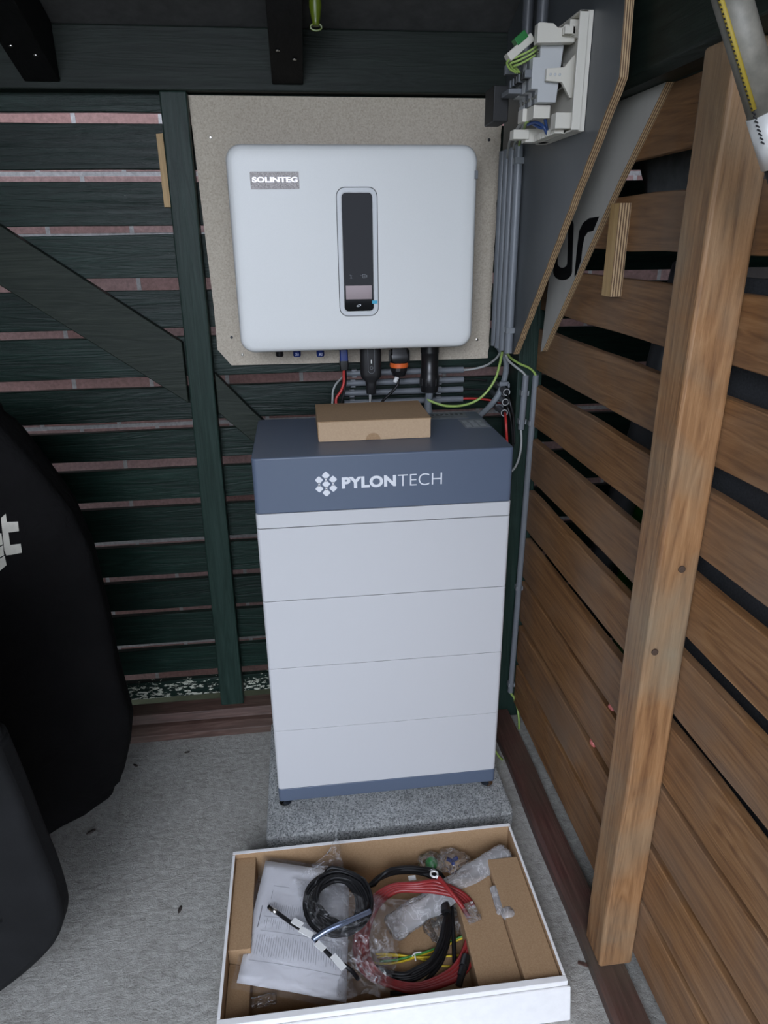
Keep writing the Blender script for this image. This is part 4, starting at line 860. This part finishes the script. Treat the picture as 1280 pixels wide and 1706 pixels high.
bag(g, .036, .032, .012, .2, 'small clear zip bag with a blue fitting at the back of the tray', 8, [('blue_fitting', bm, 'blue')])
g = Zc(805, 400, .022); bag(g, .030, .050, .014, .0, 'clear bag of small metal screws beside the black cable', 12, [('screw_pile', nuts(g, 16, .018, .004, 2, 'steel'), 'steel')])
g = Zc(880, 385, .022); bag(g, .026, .045, .014, .1, 'clear bag of bolts half hidden behind the red cable', 15, [('bolt_pile', nuts(g, 14, .016, .004, 4, 'steel'), 'steel')])
e = empty('plastic_fitting', Zc(1030, 350, .062), 'tiny clear wrapped plastic fitting lying on the right insert of the tray', 'fitting')
bm = BM(); a, b = Zc(998, 290, .070), Zc(1022, 370, .070); tube(bm, [a, b], .0095, 12, 0); obj('tube', bm, M['film_thick'], e, auto=40)
q = Zc(1048, 378, .0735); bm = BM(); bmesh.ops.create_icosphere(bm, subdivisions=3, radius=.0155)
for v in bm.verts: v.co = v.co*(1+.18*noise.noise(v.co*90)); v.co.z *= .7; v.co += q
obj('end_piece', bm, M['film_thick'], e, smooth=True)
# clear film bag draped over the coil
def bagf(u, v):
    p00, p10, p11, p01 = Vector((*cz(300, 250), .085)), Vector((*cz(700, 330), .075)), Vector((*cz(640, 660), .050)), Vector((*cz(400, 460), .10))
    p = (p00*(1-u)+p10*u)*(1-v)+(p01*(1-u)+p11*u)*v
    z = p.z+.030*math.sin(math.pi*min(1, max(0, u)))*math.sin(math.pi*v)**.5+.012*noise.noise(Vector((u*4, v*4, 1)))+.006*noise.noise(Vector((u*13, v*11, 5)))
    return at(p.x+6*noise.noise(Vector((v*4, u, 0))), p.y+6*noise.noise(Vector((u*4, 3, v))), 'z', max(z, .05))
fb = empty('plastic_bag', Zc(480, 350, .08), 'large crumpled clear plastic bag spread over the black cable coil', 'bag')
obj('film', sheet(bagf, 44, 40), M['film_bag'], fb, smooth=True)
def bagt(u, v):
    x = 320+165*u+20*v*(1-u)-v*20*u; y = 245-160*v*(1-.65*abs(u-.72)**.7)
    z = .085+.055*v*(.6+.4*u)+.008*noise.noise(Vector((u*5, v*6, 3)))
    return Zc(x+100*v*(1-u)*.9, y, z)
obj('film_corner', sheet(bagt, 20, 24), M['film_bag'], fb, smooth=True)
def baglow(u, v):
    x = 500+150*u-20*v+25*math.sin(v*5); y = 350+310*v+10*math.sin(u*7); z = .090-.045*v+.012*noise.noise(Vector((u*5, v*7, 7)))
    return Zc(x, y, max(.055, z))
obj('film_tail', sheet(baglow, 24, 40), M['film_bag'], fb, smooth=True)
# ------------------------------------------------------------------ hanging coats at the left
def coat(sil, Y, xc, depth, label, mat, seed, zbot, z_top):
    # sil = list of (px, py) of the right outline on plane y=Y ; loft of folded sections
    S_ = [at(*p, 'y', Y) for p in sil]; S_ = sorted([(p.z, p.x) for p in S_])
    def xr(z):
        if z <= S_[0][0]: return S_[0][1]
        for (a, xa), (b, xb) in zip(S_, S_[1:]):
            if a <= z <= b: return xa+(xb-xa)*(z-a)/(b-a)
        return S_[-1][1]
    bm = BM(); n, m = 60, 72; R_ = []
    for i in range(n+1):
        z = z_top+(zbot-z_top)*i/n; w_ = (xr(z)-xc); rg = []
        for k in range(m):
            th = 2*math.pi*k/m; c_, s_ = math.cos(th), math.sin(th)
            f = 1+.06*math.sin(th*5+seed+z*2.5)*(1.2-z*.5)+.03*math.sin(th*11+z*4+seed)+.06*noise.noise(Vector((c_*2, s_*2, z*3+seed)))
            if abs(s_) < .5 and c_ > 0: f = 1+(f-1)*abs(s_)*1.6
            e = .75; cx_ = math.copysign(abs(c_)**e, c_); sy_ = math.copysign(abs(s_)**e, s_)
            zz_ = z
            if i == n: zz_ = z+.0
            rg.append(bm.verts.new((xc+w_*cx_*f, Y+depth*sy_*f, zz_+(.02*math.sin(th*2+seed) if i > n-3 else 0))))
        R_.append(rg)
    for A_, B2 in zip(R_, R_[1:]):
        for k in range(m): bm.faces.new((A_[k], A_[(k+1) % m], B2[(k+1) % m], B2[k]))
    bm.faces.new(R_[0]); bm.faces.new(R_[-1][::-1])
    return bm
sil1 = [(0, 690), (27, 709), (84, 782), (127, 840), (156, 905), (182, 1025), (193, 1098), (218, 1189), (214, 1240), (203, 1290), (191, 1320)]
ct = empty('hanging_coat', (-.70, .05, .09), 'long black coat hanging at the left edge, with off-white lettering on it', 'coat')
ct_f = obj('fabric', coat(sil1, .05, -.78, .11, '', 'cloth', 1., .105, 1.06), M['cloth'], ct, smooth=True)
sil2 = [(0, 1215), (39, 1308), (66, 1379), (90, 1437), (107, 1492), (109, 1523), (94, 1558), (51, 1601), (0, 1640)]
c2t = empty('hanging_coat', (-.75, -.45, .14), 'charcoal cloth hem hanging lowest in the front left corner', 'coat')
bm = coat(sil2[:6], -.45, -.75, .035, '', 'cloth2', 3., .30, .95)
obj('fabric', bm, M['cloth2'], c2t, smooth=True)
# rounded lower part of the front cloth, follows the outline
P3 = [at(*p, 'y', -.45) for p in sil2]; bm = BM()
poly = [(p.x, p.z) for p in P3]+[(-.60, .05), (-.75, .05), (-.75, .72)]
pp = catmull([(a, b, 0) for a, b in poly[:9]], 5); poly = [(p.x, p.y) for p in pp]+poly[9:]
prism(bm, poly, 'y', -.478, -.422); obj('hem', bm, M['cloth2'], c2t, bev=.02, seg=4, auto=60)
# lettering on the coat
def lp(px, py): 
    p = at(px, py, 'y', -.066); return p
lq = lambda x, y: (x/14.217, 840+y/14.217)
from mathutils.bvhtree import BVHTree
_bv = BVHTree.FromPolygons([v.co+OFF[ct.name] for v in ct_f.data.vertices], [tuple(p.vertices) for p in ct_f.data.polygons])
def decal(quads, nm='lettering', n=10):
    bm = BM()
    for q in quads:
        g = []
        for i in range(n+1):
            row = []
            for k in range(n+1):
                u, v = i/n, k/n; x = (q[0][0]*(1-u)+q[1][0]*u)*(1-v)+(q[3][0]*(1-u)+q[2][0]*u)*v; y = (q[0][1]*(1-u)+q[1][1]*u)*(1-v)+(q[3][1]*(1-u)+q[2][1]*u)*v
                d = (at(*lq(x, y), 'y', .1)-CAMP).normalized(); h = _bv.ray_cast(CAMP, d); row.append(bm.verts.new((h[0]-d*.003) if h[0] else at(*lq(x, y), 'y', -.07)))
            g.append(row)
        for i in range(n):
            for k in range(n): bm.faces.new((g[i][k], g[i+1][k], g[i+1][k+1], g[i][k+1]))
    bmesh.ops.remove_doubles(bm, verts=bm.verts[:], dist=.0001); obj(nm, bm, M['letter'], ct, smooth=True)
decal([[(20, 330), (135, 225), (200, 680), (60, 700)], [(160, 425), (425, 412), (450, 638), (198, 672)], [(60, 695), (200, 675), (243, 970), (100, 1090)], [(100, 1085), (243, 968), (260, 1200), (150, 1215)], [(240, 968), (490, 935), (520, 1150), (255, 1203)]])
decal([[(-60, 690), (30, 690), (68, 950), (-60, 1010)]]); decal([[(-60, 1045), (72, 975), (95, 1210), (-60, 1285)]]); decal([[(-60, 1330), (110, 1220), (155, 1440), (-60, 1630)]])
# ------------------------------------------------------------------ pole and handle at the top
pl = empty('metal_pole', at(1275, 215, 'y', -.62), 'worn grey metal pole with a yellow stripe hanging at the top right corner', 'pole')
def PY(px, py): return at(px, py, 'y', -.62)
a, b = PY(1200, -70), PY(1277, 192); bm = BM(); tube(bm, [a, b], .0165, 24, 0); obj('tube', bm, M['silver'], pl)
d = (b-a).normalized(); sd = Vector((-1, 0, 0)); sd = (sd-d*sd.dot(d)).normalized(); fr_ = (Vector((0, -1, 0))-d*Vector((0, -1, 0)).dot(d)).normalized(); off = (sd*.88+fr_*.47).normalized()*.0165
bm = BM(); tube(bm, [a+off, b+off-d*.012], .0028, 8, 0); obj('stripe', bm, plain('yellow_paint', (.34, .25, .03), .6), pl)
bm = BM()
for k in range(38): q = a+off*1.12+d*(.01+k*.0042); vs = box(bm, -.0022, .0022, -.0008, .0008, -.0005, .0005); xf(vs, Matrix.Translation(q) @ Matrix.Rotation(.5, 4, 'Y'))
obj('tick_mark', bm, M['blackm'], pl)
bm = BM(); tube(bm, [b-d*.004, b+d*.048], .018, 24, 0); obj('ferrule', bm, M['bright'], pl)
bm = BM(); tube(bm, [b+d*.046, b+d*.13], .0155, 24, 0); obj('grip', bm, M['blackm'], pl)
hd = BM(); q = at(525, 0, 'y', .20); qb = at(525, 44, 'y', .20)
lathe(hd, [(.0105, .10), (.0115, .05), (.0115, .03), (.0085, .012), (.0065, .004), (.0075, .0)], (q.x, .20, qb.z+.001), 'z', 20)
ci = [(q.x+.0105*math.cos(a), .20, qb.z-.001+.0055*math.sin(a)) for a in [k*math.pi/10 for k in range(20)]]; tube(hd, ci, .0018, 6, 0, True)
thing('tool_handle', hd, M['olive'], 'olive yellow tool handle with a loop hanging beside the rafter at the top', 'handle', auto=50)
# ------------------------------------------------------------------ behind the right wall
bm = BM(); box(bm, .735, .742, -1.2, -.30, 0, 1.30); thing('roofing_felt', bm, M['pebble'], 'dark mineral felt sheet standing behind the brown slats, right of the post', 'sheet')
bm = BM(); tube(bm, [(.86, -.02, 1.30), (.86, .075, .95), (.86, .33, .25)], .034, 24, 0); thing('drain_pipe', bm, M['pvc_dark'], 'thick dark grey pipe slanting down behind the brown slats', 'pipe')
bm = BM(); sqloft(bm, [(.06, .09, .03, 0), (.08, .115, .04, .72), (.088, .122, .04, .73), (.088, .122, .04, .755)], .99, .15); thing('green_bin', bm, M['bin'], 'green plastic bin seen through the slats behind the pipe', 'bin', auto=40)
bm = BM(); hexa(bm, [(.78, .03, 1.34), (.78, -.28, 1.34), (.80, -.28, 1.34), (.80, .03, 1.34)], [(.775, .075, 1.56), (.775, -.28, 1.56), (.795, -.28, 1.56), (.795, .075, 1.56)])
bmesh.ops.subdivide_edges(bm, edges=bm.edges[:], cuts=10, use_grid_fill=True)
for v in bm.verts: v.co.x += .012*noise.noise(v.co*25)
thing('tarpaulin', bm, M['tarp'], 'crumpled grey tarpaulin behind the top gap of the brown slats', 'tarpaulin', smooth=True)
bm = BM(); box(bm, .74, .76, -.33, -.02, .165, .30); 
bm.free()
for (px, py, lab) in ((1019, 1180, 'small pink plastic scrap in the slat gap beside the brown post'), (988, 1238, 'small pink plastic scrap stuck in the lower slat gap')):
    q = at(px, py, 'x', .700); bm = BM(); bmesh.ops.create_icosphere(bm, subdivisions=2, radius=.012)
    for v in bm.verts: v.co = Vector((v.co.x*.5, v.co.y*.9, v.co.z*.8))*(1+.3*noise.noise(v.co*80))+q
    thing('plastic_scrap', bm, plain('pink_plastic', (.6, .16, .14), .35), lab, 'scrap', smooth=True)
# leaves and droppings on the floor
fs = [(152, 1387, .012, 35), (300, 1516, .010, 80), (312, 1254, .008, 15), (226, 1276, .009, -40), (163, 1550, .005, 0), (176, 1565, .004, 0)]
M['bark'] = plain('dry_leaf_bit', (.03, .022, .018), .7)
for k, (px, py, s, a) in enumerate(fs[:4]):
    q = at(px, py, 'z', 0); bm = BM(); bmesh.ops.create_icosphere(bm, subdivisions=2, radius=1)
    for v in bm.verts: p = Vector((v.co.x*s*(1+.3*noise.noise(v.co*2)), v.co.y*s*.38, v.co.z*s*.25)); p.rotate(Matrix.Rotation(math.radians(a), 3, 'Z')); v.co = p+q+Vector((0, 0, s*.2))
    thing('dry_leaf_bit', bm, M['bark'], ['dark dry bit on the floor beside the charcoal cloth hem', 'dark curled dry bit on the floor left of the tray', 'dry bit on the floor near the back sill', 'dry bit on the floor beside the black coat hem'][k], 'debris', smooth=True)
q = at(995, 1618, 'z', 0); q = at(975, 1608, 'z', 0); bm = BM(); vs = box(bm, -.014, .014, -.003, .003, 0, .003); xf(vs, Matrix.Translation((q.x, q.y, 0)) @ Matrix.Rotation(-.5, 4, 'Z'))
thing('wood_splinter', bm, M['sill_y'], 'small brown splinter on the concrete beside the foot of the brown post', 'debris')
